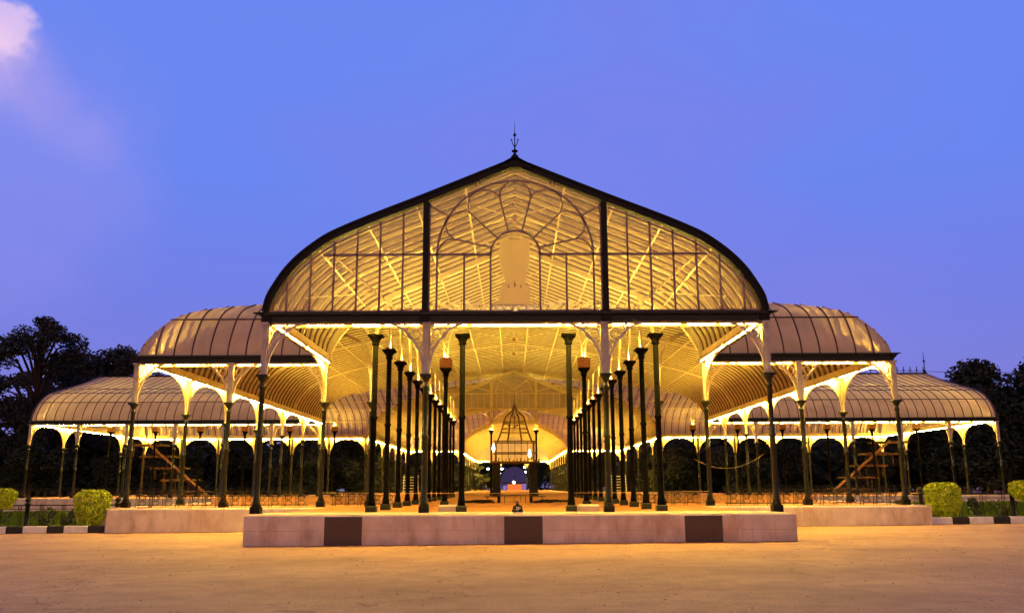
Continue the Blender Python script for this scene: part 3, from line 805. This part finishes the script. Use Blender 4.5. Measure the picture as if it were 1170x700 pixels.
# finial
fin = MB(); zt = EZ+P(8.5)+.08
fin.add([(-.75, Y0-.2, zt-.32), (0, Y0-.2, zt+.12), (.75, Y0-.2, zt-.32), (-.75, Y0+.25, zt-.32), (0, Y0+.25, zt+.12), (.75, Y0+.25, zt-.32)], [(0,2,1),(3,4,5),(0,1,4,3),(1,2,5,4),(0,3,5,2)])
fin.lathe([(.09,zt),(.14,zt+.07),(.14,zt+.14),(.07,zt+.22),(.035,zt+.28),(.03,zt+.31),(.11,zt+.33),(.11,zt+.37),(.03,zt+.40),(.025,zt+.5),(.045,zt+.53),(.02,zt+.57),(.018,zt+.9),(.055,zt+.94),(.055,zt+.98),(.015,zt+1.02),(.01,zt+1.1),(.004,zt+1.5)], 12, (0, Y0))
for s in (-1, 1): fin.bar([(s*(.03+.02*i), Y0, zt+.56+.018*i*i/1.4) for i in range(5)]+[(s*.15, Y0, zt+.80), (s*.09, Y0, zt+.78)], .025, .025, up=(0,1,0))
gpart('finial', fin, M_black)
# cresting of the wing ridges
for s in (-1, 1):
    cr = MB(); zr = EZ+5.38
    cr.box(min(s*20, s*42.6), max(s*20, s*42.6), YC-.09, YC+.09, zr-.1, zr+.12)
    x = 20.5
    while x < 42.4:
        cr.bar([(s*x, YC, zr+.1), (s*x, YC, zr+.75)], .06, .06, up=(0,1,0)); cr.bar([(s*x-.16, YC, zr+.42), (s*x+.16, YC, zr+.42)], .05, .05, up=(0,0,1)); x += .68
    cr.lathe([(.1,zr),(.12,zr+.3),(.04,zr+.5),(.05,zr+1.2),(.14,zr+1.3),(.04,zr+1.45),(.02,zr+2.3)], 8, (s*42.4, YC))
    gpart('ridge_cresting', cr, M_black)
# wing end gables
for s in (-1, 1):
    mb = MB(); vs = []; fs = []; n = 30
    for i in range(n+1):
        y = Y2+24.5*i/n; a = min(y-Y2, my(Y2)-y); vs += [(s*42.42, y, EZ-.02), (s*42.42, y, EZ+T(a)-.05)]
    for i in range(n): fs.append((2*i, 2*i+1, 2*i+3, 2*i+2))
    mb.add(vs, fs); eg = gpart('end_gable_glass', mb, M_roof)
    mb = MB()
    A = samples(12.25, T); mb.bar([(s*42.5, Y2+a, EZ+T(a)-.02) for a in A]+[(s*42.5, my(Y2)-a, EZ+T(a)-.02) for a in reversed(A[:-1])], .14, .12, up=(1,0,0))
    for i in range(1, 15): y = Y2+24.5*i/15; mb.bar([(s*42.5, y, EZ), (s*42.5, y, EZ+T(min(y-Y2, my(Y2)-y))-.1)], .05, .05, up=(1,0,0))
    mb.obj('glazing_bars', M_rib, eg)
# inner screen across the crossing
ys = Y2+6.3; sc = MB(); zb = 8.95
sc.box(-8.4, 8.4, ys-.1, ys+.1, zb-.16, zb+.06); sc.box(-8.0, 8.0, ys-.05, ys+.05, 10.35, 10.45)
A = samples(7.0, P)
sc.bar([(-8.5+a, ys, EZ+P(a)-.35) for a in samples(8.5, P) if a > .3]+[(8.5-a, ys, EZ+P(a)-.35) for a in reversed(samples(8.5, P)[:-1]) if a > .3], .25, .2, up=(0,1,0))
for x in (-2.13, 2.13): sc.box(x-.13, x+.13, ys-.12, ys+.12, zb-1.6, Pz(x)-.4)
x = -7.6
while x < 7.7:
    sc.bar([(x, ys, zb), (x, ys, 10.4 if abs(x) > 1.75 else 10.8)], .045, .05, up=(0,1,0)); x += .6
sc.bar([(-1.75*cos(pi*i/20), ys, 10.4+1.75*sin(pi*i/20)) for i in range(21)], .07, .06, up=(0,1,0))
for s in (-1, 1):
    sc.bar([(0, ys, 10.75), (s*1.75, ys, 12.0)], .09, .06, up=(0,1,0)); sc.bar([(s*2.2, ys, 10.6), (s*4.4, ys, 11.2)], .08, .06, up=(0,1,0))
    sc.bar([(s*.1, ys, 10.5), (s*1.7, ys, 10.9)], .04, .05, up=(0,1,0))
    for c_ in (2.13,):
        for d_ in (-1, 1):
            sc.bar([(s*c_+d_*(.1+1.1*(i/8)**2), ys, 7.45+1.35*(i/8)**.75) for i in range(9)], .08, .3, up=(0,1,0))
gs = gpart('crossing_screen', sc, M_cream)
gg = glazing('screen_glass', ys+.03, -8.2, 8.2, P, 8.5, sheet('screen_glass', (.42, .36, .34), .4, .25), gs, zb=zb, drop=.5)
# far end gable
fg = glazing('end_gable_glass', 199.9, -8.4, 8.4, P, 8.5, M_roof, None, zb=EZ-.1, drop=.1); fg.parent = GH; fg.location = (0, -Y0, -FZ)
mb = MB()
for i in range(-9, 10): mb.bar([(i*.9, 199.8, EZ), (i*.9, 199.8, Pz(i*.9)-.2)], .09, .06, up=(0,1,0))
mb.bar([(-8, 199.8, 9.5), (8, 199.8, 9.5)], .12, .06); mb.obj('glazing_bars', M_cream, fg)

# ------------------------------------------------------------------ pale blocks by the tall columns
for x, l in ((-2.27, 'low pale stone block in front of the left tall column'), (2.45, 'low pale stone block in front of the right tall column')):
    b = MB(); b.bbox(-.36, .36, -.3, .3, 0, .24, .05); o = b.obj('stone_block', M_ledge, None, (x, 30.45, FZ)); tag(o, l, 'stone block', 'pale blocks on the platform')

# small black and white seated ornament
e = empty('seated_ornament', (.03, 28.4, FZ+.016), 'tiny black and white seated figurine on the front platform ledge', 'figurine')
MB().lathe([(.17,0),(.18,.02),(.15,.05)],14).obj('plinth', M_white, e)
b = MB(); b.lathe([(.09,.05),(.125,.10),(.12,.17),(.085,.24),(.05,.275),(.04,.29)],14)
for s in (-1, 1):
    b.tube([(s*.10,0,.22),(s*.13,-.06,.15),(s*.05,-.11,.13)], [.032,.03,.025], 8)
    b.tube([(s*.06,-.02,.09),(s*.14,-.10,.08),(s*.03,-.16,.07)], [.05,.045,.035], 8)
b.obj('body', M_black, e, smooth=True)
MB().lathe([(.02,.28),(.055,.30),(.068,.34),(.06,.385),(.03,.41),(.01,.415)],14).obj('head', M_brownbox, e, smooth=True)
b = MB(); b.lathe([(.127,.105),(.129,.13),(.126,.15)],14); b.tube([(-.09,-.09,.10),(.09,-.10,.16)], .022, 6); b.box(-.05,.05,-.135,-.11,.17,.2); b.obj('sash', M_white, e)

# ------------------------------------------------------------------ kiosk in the nave
K = empty('bell_shaped_kiosk', (0, 48, FZ), 'dark open kiosk of wood and iron with bell-shaped wire roof standing in the nave', 'kiosk')
for s in (-1, 1):
    for yy in (-.9, .9): 
        b = MB(); b.bbox(s*.98-.20, s*.98+.20, yy-.18, yy+.18, .35, 2.05, .02); b.box(s*.86-.07, s*.86+.07, yy-.06, yy+.06, 0, .35); b.obj('pillar', M_black, K)
b = MB(); b.bbox(-1.35, 1.35, -1.2, 1.2, 2.05, 2.15, .02)
for i in range(14):
    x = -1.25+i*2.5/13; b.tube([(x,-1.2,2.13),(x+.03,-1.22,2.22+.05*(i % 3))], .03, 5)
b.obj('deck', M_wood, K)
b = MB()
for s in (-1, 1):
    for yy in (-1, 1): b.bar([(s*1.02, yy, 2.15), (s*1.02, yy, 3.2)], .07, .07)
for z in (2.6, 3.2):
    b.bar([(-1.15,-1,z),(1.15,-1,z)], .06, .06); b.bar([(-1.15,1,z),(1.15,1,z)], .06, .06)
    for s in (-1, 1): b.bar([(s*1.02,-1,z),(s*1.02,1,z)], .06, .06)
for i in range(1, 6): b.bar([(-1.02+i*.34,-1,2.15),(-1.02+i*.34,-1,3.2)], .03, .03)
b.obj('cage', M_wood, K)
b = MB()
prof_k = [(1.02,3.2),(.85,3.6),(.68,4.1),(.62,4.35),(.5,4.6),(.26,4.78),(.12,4.95),(.04,5.2)]
for k in range(8):
    a = pi/4*k+pi/8; b.bar([(r*cos(a), r*sin(a), z) for r, z in prof_k], .055, .055)
for r, z in ((.80,3.7),(.74,3.9),(.66,4.18),(.63,4.3)): b.bar([(r*cos(pi/4*k+pi/8), r*sin(pi/4*k+pi/8), z) for k in range(9)], .04, .04)
b.lathe([(.1,5.1),(.05,5.25),(.02,5.5),(.008,5.9)], 8); b.lathe([(.02,3.9),(.06,3.95),(.03,4.2),(.05,4.5),(.02,4.6)], 8)
for s in (-1, .4): b.lathe([(.01,4.0),(.06,4.02),(.06,4.1),(.01,4.14)], 8, (s*.3, -.3))
b.obj('wire_roof', M_wood, K)
for x, z in ((-1.13, 2.75), (.78, 2.45)):
    l = MB(); l.lathe([(.02,z-.1),(.07,z),(.05,z+.22),(.02,z+.3)], 8, (x, -1.15)); l.obj('lamp', emit('kiosk_lamp', (1,.75,.3), 22), K)
b = MB()
for s in (-1, 1):
    b.bar([(s*.9,-1.3,.34),(s*1.6,-1.3,.32)], .25, .05); b.bar([(s*1.35,-1.3,0),(s*1.45,-1.3,.33)], .04, .04)
b.bar([(-.9,-1.25,.38),(.9,-1.25,.38)], .3, .05)
for x in (-.55, 0, .3, .55): b.bar([(x,-1.25,.0),(x,-1.25,.38)], .03, .03)
b.obj('bench', M_wood, K)
for i, (x, l) in enumerate(((-1.9, 'low dark heap of cable left of the kiosk foot'), (1.9, 'low dark heap of cable right of the kiosk foot'))):
    b = MB(); rnd = random.Random(i)
    for k in range(9):
        cx, cy, r = rnd.uniform(-.7, .7), rnd.uniform(-.3, .3), rnd.uniform(.25, .45)
        b.tube([(cx+r*cos(t*.6), cy+.6*r*sin(t*.6), .04+.012*k+.02*sin(t)) for t in range(12)], .035, 5)
    tag(b.obj('cable_heap', M_black, None, (x, 46.2, FZ)), l, 'cable', 'cable heaps by the kiosk')

# cord strung across the nave between the columns
b = MB(); b.tube([(-8.4+16.8*i/24, Y1-.2, FZ+.60-.05*sin(pi*i/24)) for i in range(25)], .012, 5)
tag(b.obj('barrier_cord', mat('cord', (.45,.30,.12), .8), None), 'thin yellowish cord stretched low across the hall between columns', 'cord')
b = MB(); b.tube([(9.3+3.6*i/16, 46, 3.05-1.6*((i/16)*(1-i/16))*1.5+.25*i/16) for i in range(17)], .018, 5)
tag(b.obj('hanging_cable', mat('cable_grey', (.30,.25,.15), .8), None), 'slack cable hanging between two columns on the right', 'cable')

# curved low brick planter rims in the hall
for s, l in ((-1, 'low curved brick planter rim on the left of the hall'), (1, 'low curved brick planter rim on the right of the hall')):
    e = empty('planter', (s*11.5, 47, FZ), l, 'planter', 'brick planters in the hall')
    b = MB(); n = 26; pts = []
    for i in range(n+1):
        a = pi*2*i/n; pts.append((4.2*cos(a), 2.6*sin(a), .17))
    b.bar(pts, .16, .34); b.obj('rim', M_brick, e)
    q = MB(); q.add([(p[0], p[1], .22) for p in pts[:-1]], [tuple(range(n))]); q.obj('earth', M_soil, e)

# ------------------------------------------------------------------ railings
def railing(name, x0, y0, x1, y1, z, h, label, posts=None, group=None, npan=None, ph=1.3, sc_scale=1):
    d = Vector((x1-x0, y1-y0, 0)); Lg = d.length; ang = math.atan2(d.y, d.x)
    e = empty(name, (x0, y0, z), label, 'railing', group, ang)
    b = MB()
    b.bar([(0,0,h),(Lg,0,h)], .05, .045); b.bar([(0,0,.1),(Lg,0,.1)], .035, .03); b.bar([(0,0,h-.16),(Lg,0,h-.16)], .025, .025)
    x = .1; k = 0
    while x < Lg:
        b.bar([(x,0,.0),(x,0,h)], .022, .022, up=(0,1,0)); b.bar([(x+.13,0,.0),(x+.13,0,h)], .022, .022, up=(0,1,0)); 
        b.bar([(x+.065,0,h*.1),(x+.065,0,h)], .018, .018, up=(0,1,0))
        x += .95*sc_scale; k += 1
    b.obj('rails', M_iron, e)
    x = .62*sc_scale; b = MB()
    b.bar([(.13*cos(2*pi*i/12), 0, h*.62+.13*sin(2*pi*i/12)) for i in range(13)], .026, .03, up=(0,1,0))
    b.bar([(.07*cos(2*pi*i/10), 0, h*.62+.07*sin(2*pi*i/10)) for i in range(11)], .022, .03, up=(0,1,0))
    for s in (-1, 1):
        b.bar([(s*(.02+.13*sin(pi*i/8)), 0, h*.14+h*.30*i/8) for i in range(9)], .024, .03, up=(0,1,0))
        b.bar([(s*.13,0,h*.62),(s*.34*min(1, sc_scale),0,h*.80)], .018, .02, up=(0,1,0))
    spm = b.mesh('scroll_panel', M_iron)
    while x < Lg-.2:
        put('scroll_panel', spm, e, (x, 0, 0)); x += .95*sc_scale
    for px in posts or ():
        q = MB(); q.lathe([(.14,0),(.14,.12),(.095,.16),(.09,ph-.28),(.13,ph-.26),(.13,ph-.2),(.06,ph-.17),(.10,ph-.13),(.13,ph-.06),(.10,ph+.02),(.03,ph+.05)], 12, (px, 0))
        q.obj('post', M_iron, e, smooth=True)
    return e
railing('iron_railing', -16.4, 38.5, -8.9, 38.5, FZ, .66, 'ornate low iron railing on the platform left of the gable', group='railings on the platform', sc_scale=.6)
railing('iron_railing', 9.0, 38.5, 16.5, 38.5, FZ, .66, 'ornate low iron railing on the platform right of the gable', group='railings on the platform', sc_scale=.6)
railing('iron_railing', -8.3, 40.2, -5.2, 40.2, FZ, .62, 'short iron railing just inside the left corner of the nave', group='railings on the platform', sc_scale=.6)
railing('iron_railing', 5.2, 40.2, 8.3, 40.2, FZ, .62, 'short iron railing just inside the right corner of the nave', group='railings on the platform', sc_scale=.6)
railing('iron_railing', -34, 38.9, -16.9, 38.9, gz(-24)+.1, 1.02, 'iron garden railing behind the striped kerb on the left', posts=(3.0, 8.1, 12.85, 16.75), group='garden railings')
railing('iron_railing', 17.2, 38.9, 34, 38.9, gz(24)+.1, 1.05, 'iron garden railing behind the striped kerb on the right', posts=(.4, 4.35, 9.1, 13.8), group='garden railings')
for s, w_ in ((-1, 'left'), (1, 'right')):
    a, b_ = sorted((s*17.8, s*43))
    railing('iron_railing', a, 76.6, b_, 76.6, FZ, .8, 'distant iron railing along the %s wing of the glasshouse' % w_, group='railings of the wings', sc_scale=1.4)

# ------------------------------------------------------------------ striped kerb: a row of painted stones
def kerb(x0, x1, y, label, start):
    e = empty('striped_kerb', (x0, y, gz(x0)), label, 'kerb')
    x = x0; k = start
    while x < x1-.1:
        L_ = .98 if k % 2 else .70
        b = MB(); a = min(x+L_, x1)
        z0 = gz((x+a)/2)-gz(x0)
        b.bbox(x-x0+.004, a-x0-.004, 0, .22, z0-.2, z0+.29, .025); b.obj('kerb_stone', M_kblack if k % 2 == 0 else M_white, e)
        x = a; k += 1
kerb(-36, -16.62, 36.9, 'black and white striped kerb left of the platform', 0)
kerb(16.92, 37, 36.9, 'black and white striped kerb right of the platform', 1)

# ------------------------------------------------------------------ stepped plant stands
def stepped(name, x, y, z, w, d, h, n, m, label, flip=1, group=None):
    e = empty(name, (x, y, z), label, 'plant stand', group)
    rnd = random.Random(n)
    b = MB()
    for i in range(n):
        t = i/(n-1); xx = flip*(w/2 - w*t); zz = h*(.1+.9*t)
        q = MB(); q.box(xx-w*.34, xx+w*.34, -d/2, d/2, zz-.10, zz+.06); q.box(xx-w*.34, xx+w*.34, -d/2-.02, -d/2+.04, zz-.14, zz-.06); q.obj('shelf', m, e)
        for a in (-w*.26, w*.24): b.bar([(xx+a, -d*.35, max(0, zz-h*.9/(n-1)+.05)), (xx+a, -d*.35, zz-.06)], .07, .07)
        b.bar([(xx-w*.2, d*.35, 0), (xx-w*.2, d*.35, zz-.06)], .08, .08)
    b.obj('legs', m, e)
    q = MB(); q.bar([(flip*w*.95, -d/2-.05, .1), (-flip*w*.42, -d/2-.05, h*1.02)], .14, .20); q.obj('stringer', mat('stringer_wood', (.24, .14, .08), .8, .2, 6), e)
stepped('stepped_plant_stand', -33.2, 86, FZ, 4.4, 2.4, 4.9, 5, M_wood, 'tall rough wooden stepped stand inside the left wing', 1, 'wooden stepped stands')
stepped('stepped_plant_stand', 34.2, 86, FZ, 4.4, 2.4, 4.9, 5, M_wood, 'tall rough wooden stepped stand inside the right wing', -1, 'wooden stepped stands')
def steps(x, y, label):
    e = empty('white_plant_ladder', (x, y, FZ), label, 'plant stand', 'pale stepped ladders deep in the hall')
    for i in range(6):
        q = MB(); q.box(-1.0, 1.0, -.1, .12, .25+.36*i, .33+.36*i); q.obj('tread', M_white, e)
    q = MB()
    for s in (-1, 1): q.bar([(s*1.0, 0, 0), (s*.92, .4, 2.35)], .06, .06)
    q.obj('side_rails', M_white, e)
steps(-13.6, 118, 'pale stepped ladder deep in the hall left of the kiosk'); steps(13.9, 118, 'pale stepped ladder deep in the hall right of the kiosk')

# ------------------------------------------------------------------ plants
def leaf_cloud(clumps, n, size, rnd, flat=.3):
    vs = []; fs = []
    tot = sum(c[3]**2 for c in clumps)
    for cx, cy, cz, r, rz in clumps:
        k = int(n*r*r/tot)
        for _ in range(k):
            u = rnd.uniform(-1, 1); a = rnd.uniform(0, 2*pi); q = rnd.random()**.45
            s_ = sqrt(1-u*u); x = cx+r*q*s_*cos(a); y = cy+r*q*s_*sin(a); z = cz+rz*q*u
            s = size*rnd.uniform(.6, 1.4)
            A_ = Vector((rnd.gauss(0,1), rnd.gauss(0,1), rnd.gauss(0,flat*2))).normalized(); C_ = A_.cross(Vector((rnd.gauss(0,1), rnd.gauss(0,1), rnd.gauss(0,1)))).normalized()
            p0 = Vector((x, y, z)); i = len(vs)
            vs += [p0-A_*s, p0+C_*s*.45, p0+A_*s, p0-C_*s*.45]; fs.append((i, i+1, i+2, i+3))
    mb = MB(); mb.v = [tuple(v) for v in vs]; mb.f = fs; return mb
def tree_meshes(seed, H, R, base, nclump, nleaf, size, dense, mleaf):
    rnd = random.Random(seed); tr = MB(); cl = []
    lean = rnd.uniform(-.1, .1)*H*.3
    tr.tube([(0,0,-.3),(lean*.2,0,H*.2),(lean*.5,.2,H*.45),(lean,.1,H*.8)], [H*.028,H*.022,H*.016,H*.005], 9)
    for i in range(nclump):
        t = i/max(1, nclump-1); zc = base+(H-base)*(.08+.84*t)
        rad = R*(sin(pi*min(1, .22+.78*t))**.6)*rnd.uniform(.25, .85)
        a = rnd.uniform(0, 2*pi)*1.0+i*2.4; cr_ = R*rnd.uniform(*dense)
        c = (lean*t+rad*cos(a), rad*sin(a), zc, cr_, cr_*rnd.uniform(.5, .8)); cl.append(c)
        tr.tube([(lean*.4*t,0,max(H*.18, zc-H*.22)), (lean*t+rad*.5*cos(a), rad*.5*sin(a), zc-cr_*.5), (c[0], c[1], c[2])], [H*.009,H*.006,H*.002], 5)
    return tr.mesh('trunk', M_bark), leaf_cloud(cl, nleaf, size, rnd).mesh('crown', mleaf)
def tree(kind, meshes, x, y, s, rz, label, group, zs=1, z=None):
    e = empty(kind, (x, y, gz(max(-60, min(60, x))) if z is None else z), label, 'tree', group, rz); e.scale = (s, s, s*zs)
    put('trunk', meshes[0], e); put('crown', meshes[1], e); return e
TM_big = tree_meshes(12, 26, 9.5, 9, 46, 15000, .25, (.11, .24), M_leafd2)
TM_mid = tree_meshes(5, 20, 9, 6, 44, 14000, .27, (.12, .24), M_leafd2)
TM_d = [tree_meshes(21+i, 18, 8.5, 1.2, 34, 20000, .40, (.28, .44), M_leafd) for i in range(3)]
tree('spreading_tree', TM_big, -66.5, 122, 1.02, .6, 'tall open-crowned tree with leaning trunk at far left', 'trees behind the left wing')
tree('spreading_tree', TM_big, -82, 128, .86, 2.9, 'open-crowned tree cut by the left edge of the view', 'trees behind the left wing')
tree('spreading_tree', TM_mid, -72, 142, 1.22, 5.2, 'thin ragged tree filling the gap between the tall tree and the wing roof', 'trees behind the left wing')
tree('spreading_tree', TM_mid, -63, 140, 1.22, 2.2, 'dark ragged tree beside the tall tree, above the left wing roof', 'trees behind the left wing')
tree('spreading_tree', TM_mid, -54, 148, 1.14, 4.0, 'dark ragged tree touching the roof corner of the front block', 'trees behind the left wing')
k = 0
for x, y, s, zs in ((-92,118,.9,1),(-78,122,.62,1),(-64,118,.58,1),(-55,126,.55,1),(-47,122,.52,1),(-40,132,.6,1),(-31,126,.55,1),(-24,134,.6,1),(-70,150,.8,1),(-50,165,.7,1),(-36,160,.7,1),(-24,172,.7,1),(-18,205,.8,1),
                    (96,118,.86,1),(84,116,.86,1.02),(73,120,1.02,1),(66,124,1.02,1),(60,128,.9,1),(49,124,.55,1),(41,132,.58,1),(33,125,.55,1),(25,134,.6,1),(70,150,.9,1),(52,160,.7,1),(38,162,.7,1),(26,172,.7,1),(19,205,.8,1),(90,140,1.2,1),(-15,245,1.0,1),(-5,252,.95,1),(6,249,1.0,1),(16,244,1.0,1),(-27,215,.9,1),(28,215,.9,1),(-60,142,.75,1),(-43,146,.7,1),(-33,142,.7,1),(-25,150,.7,1),(60,146,.75,1),(44,146,.7,1),(33,142,.7,1)):
    side = 'left' if x < 0 else 'right'; ax = abs(x)
    where = 'behind the %s wing' % side if ax > 38 else 'beyond the arches %s of the nave' % side
    lab = {True: 'tall domed dark tree at the right edge of the view', False: 'dense dark bushy tree %s' % where}[x > 70]
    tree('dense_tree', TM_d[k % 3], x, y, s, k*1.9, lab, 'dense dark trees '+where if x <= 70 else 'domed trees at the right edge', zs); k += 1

# a dark belt of undergrowth behind everything
rnd = random.Random(9)
cl = []
for i in range(170):
    x = rnd.uniform(-170, 170)
    if abs(x) < 12: continue
    cl.append((x, 178+rnd.uniform(0, 40), rnd.uniform(1.5, 8), rnd.uniform(4, 8), rnd.uniform(3, 6)))
for i in range(190):
    x = rnd.choice((-1,1))*rnd.uniform(22, 110); cl.append((x, 139+rnd.uniform(0, 14), rnd.uniform(.5, 8.5), rnd.uniform(3, 6), rnd.uniform(2, 4)))
o = leaf_cloud(cl, 60000, 1.0, rnd).obj('undergrowth', M_leafd); tag(o, 'continuous dark belt of shrubs and woodland behind the glasshouse', 'woodland', kind='stuff')

def shrub(x, y, w, h, label, stem=False, seed=1, z=None):
    e = empty('clipped_shrub', (x, y, gz(x)+.1 if z is None else z), label, 'shrub', 'clipped lime green shrubs along the kerb')
    rnd = random.Random(seed); vs = []; fs = []
    z0 = h*.52 if stem else .12
    hz = (h-z0)/2; cz = z0+hz
    def rad(t): return (.60+.44*min(1, t/.45)**.8) if t < .8 else 1.04*(1-((t-.8)/.2)**2*.38)
    for _ in range(10500):
        a = rnd.uniform(0, 2*pi); q = 1-.14*rnd.random()**1.5-(.45*rnd.random() if rnd.random() < .35 else 0)
        wob = 1+.05*sin(3*a+seed)+.035*sin(8*a+seed*2)
        if rnd.random() < .3:
            rr_ = sqrt(rnd.random())*.66; t = 1-.06*rnd.random()-.03*sin(5*a)*rr_; p0 = Vector((w/2*rr_*cos(a)*wob, w/2*rr_*sin(a)*wob, z0+2*hz*t))
        else:
            t = rnd.random(); rr_ = rad(t)*q*wob*(1+.04*sin(9*t+2*a)); p0 = Vector((w/2*rr_*cos(a), w/2*rr_*sin(a), z0+2*hz*t))
        s = rnd.uniform(.025, .06)
        A_ = Vector((rnd.gauss(0,1), rnd.gauss(0,1), rnd.gauss(0,1))).normalized(); C_ = A_.cross(Vector((rnd.gauss(0,1), rnd.gauss(0,1), rnd.gauss(0,1)))).normalized()
        i = len(vs); vs += [tuple(p0-A_*s), tuple(p0+C_*s*.6), tuple(p0+A_*s), tuple(p0-C_*s*.6)]; fs.append((i, i+1, i+2, i+3))
    for _ in range(60):
        a = rnd.uniform(0, 2*pi); r = w*.4*rnd.random(); b0 = Vector((r*cos(a), r*sin(a), h*.93)); 
        for j in range(4):
            p0 = b0+Vector((rnd.gauss(0,.02), rnd.gauss(0,.02), .04*j)); s = .035; i = len(vs); A_ = Vector((rnd.gauss(0,1), rnd.gauss(0,1), .6)).normalized(); C_ = A_.cross(Vector((0,0,1))).normalized()
            vs += [tuple(p0-A_*s), tuple(p0+C_*s*.6), tuple(p0+A_*s), tuple(p0-C_*s*.6)]; fs.append((i, i+1, i+2, i+3))
    mb = MB(); mb.v = vs; mb.f = fs; mb.obj('foliage', M_lime, e)
    t = MB()
    for j in range(5): a = j*1.3; t.tube([(.08*cos(a),.08*sin(a),-.05),(.1*cos(a),.1*sin(a),z0),(w*.22*cos(a),w*.22*sin(a),cz)], [.035,.03,.015], 6)
    t.obj('stems', M_bark, e); return e
shrub(-18.0, 38.2, 1.38, 1.60, 'full clipped lime green shrub near the left end of the platform', seed=3)
shrub(-21.95, 38.2, 1.15, 1.70, 'lime green shrub on a bare stem cut by the left edge', stem=True, seed=4)
shrub(18.25, 38.2, 1.36, 1.55, 'full clipped lime green shrub near the right end of the platform', seed=5)
shrub(21.9, 38.2, 1.35, 1.6, 'lime green shrub on a short stem cut by the right edge', stem=True, seed=6)
# low flowering plants in the bed
for i, (x, y) in enumerate(((-16.9, 39.4), (-19.6, 39.6), (-20.8, 39.8), (17.2, 39.6), (20.3, 39.5), (21.6, 39.7), (-16.4, 39.9), (23.5, 39.6))):
    rnd = random.Random(40+i); cl = [(rnd.uniform(-.3,.3), rnd.uniform(-.2,.2), rnd.uniform(.2,.8), rnd.uniform(.12,.25), .15) for _ in range(8)]
    e = empty('garden_plant', (x, y, gz(x)+.1), ['bushy dark garden plant beside the platform end on the left','small leafy plant behind the left railing','small leafy plant farther left behind the railing','bushy garden plant beside the platform end on the right','small leafy plant behind the right railing','slim leafy plant beyond the right shrubs','dark leafy plant under the left corner column','leafy plant behind the rightmost shrub'][i], 'plant', 'plants behind the garden railings')
    leaf_cloud(cl, 420, .07, rnd, 1).obj('foliage', mat('plant_leaf', (.10,.14,.05), .6, .3, 9) if i == 0 else bpy.data.materials['plant_leaf'], e)
    t = MB(); [t.tube([(0,0,-.05),(c[0],c[1],c[2])], .012, 4) for c in cl]; t.obj('stems', M_bark, e)

# ------------------------------------------------------------------ far lamps and lit display beyond the hall
M_lampw = emit('white_lamp', (.75, .9, 1.0), 30)
for px, py, y, l in ((557,536,222,'farthest left street lamp seen through the nave'), (572.5,536,226,'street lamp left of the lit display, upper of two'), (570,541,230,'low street lamp left of the lit display'), (584.5,538,240,'brightest middle street lamp above the lit display'),
                   (590,541,236,'street lamp just right of the middle one'), (598,534,226,'high street lamp right of the lit display'), (599,539.5,232,'lower street lamp right of the lit display')):
    u = (px-585)/1000; X = u*y; Z = 1.7+(555.3-py)/1000*y
    e = empty('street_lamp', (X, y, 0), l, 'street lamp', 'street lamps beyond the hall')
    b = MB(); b.tube([(0,0,0),(0,0,Z-.3)], [.10,.06], 6); b.tube([(0,0,Z-.3),(0,-.3,Z-.1)], .04, 5); b.obj('pole', M_black, e)
    b = MB(); b.lathe([(.05,Z-.22),(.26,Z-.1),(.3,Z),(.2,Z+.12),(.05,Z+.16)], 10, (0, -.35)); b.obj('lantern', M_lampw, e)
e = empty('lit_display', (.3, 214, 0), 'distant violet-lit arched display with orange lit foot, seen down the nave', 'display')
b = MB(); vs = [(-3.2,0,1.5),(3.2,0,1.5)]+[(3.2*cos(pi*i/16), 0, 3.2+3.1*sin(pi*i/16)) for i in range(17)]
b.add(vs+[(x, .4, z) for x, _, z in vs], [tuple(range(len(vs)))]+[tuple(len(vs)+i for i in reversed(range(len(vs))))]+[(i, (i+1) % len(vs), len(vs)+(i+1) % len(vs), len(vs)+i) for i in range(len(vs))]); b.obj('screen', emit('violet_screen', (.15, .10, .30), .28), e)
b = MB(); b.box(-2.0, 2.0, -.8, -.05, .2, 1.4); b.bar([(0,-.4,1.4),(0,-.4,4.2)], .2, .2); b.box(-2.8,2.8,-.3,-.1,2.4,2.7); b.obj('frame', M_black, e)
b = MB(); b.box(-1.7, 1.8, -.95, -.8, .5, 2.2); b.obj('orange_panel', emit('orange_panel', (.9, .18, .04), 1.1), e)
b = MB(); b.box(-2.7, -1.9, -.95, -.8, .5, 1.9); b.box(1.9, 3.0, -.95, -.8, .5, 2.3); b.obj('violet_panel', emit('violet_panel', (.35, .2, .6), .8), e)
b = MB(); b.lathe([(.05,2.3),(.28,2.5),(.3,2.7),(.05,2.95)], 10, (-.15, -1.0)); b.obj('lamp', emit('warm_lamp', (1,.95,.6), 25), e)
# low white building glimpsed through the left arches
e = empty('distant_building', (-30, 150, 0), 'low pale building glimpsed under the trees through the left arches', 'building')
b = MB(); b.box(-9, 9, 0, 6, 0, 3.1); b.obj('wall', mat('pale_wall', (.35,.36,.42), .8), e)
b = MB(); b.add([(-9.6,-.7,3.0),(9.6,-.7,3.0),(9.6,6.6,3.0),(-9.6,6.6,3.0),(-9.6,3,4.4),(9.6,3,4.4)], [(0,1,5,4),(2,3,4,5),(0,4,3),(1,2,5),(0,3,2,1)]); b.obj('roof', M_black, e)
for i in range(6):
    b = MB(); b.box(-8+2.8*i, -6.8+2.8*i, -.05, -.005, 1.0, 2.5); b.obj('window', emit('dim_window', (.45,.5,.8), .35) if i == 0 else bpy.data.materials['dim_window'], e)
# wire in the sky at right
b = MB(); b.tube([(54+60*i/20, 135, 19.2-.9*sin(pi*i/20)+.04*i) for i in range(21)], .035, 4)
e = tag(b.obj('overhead_wire', M_black, None), 'thin overhead wire crossing the sky to the right trees', 'wire')
print('tubes', ntube[0])
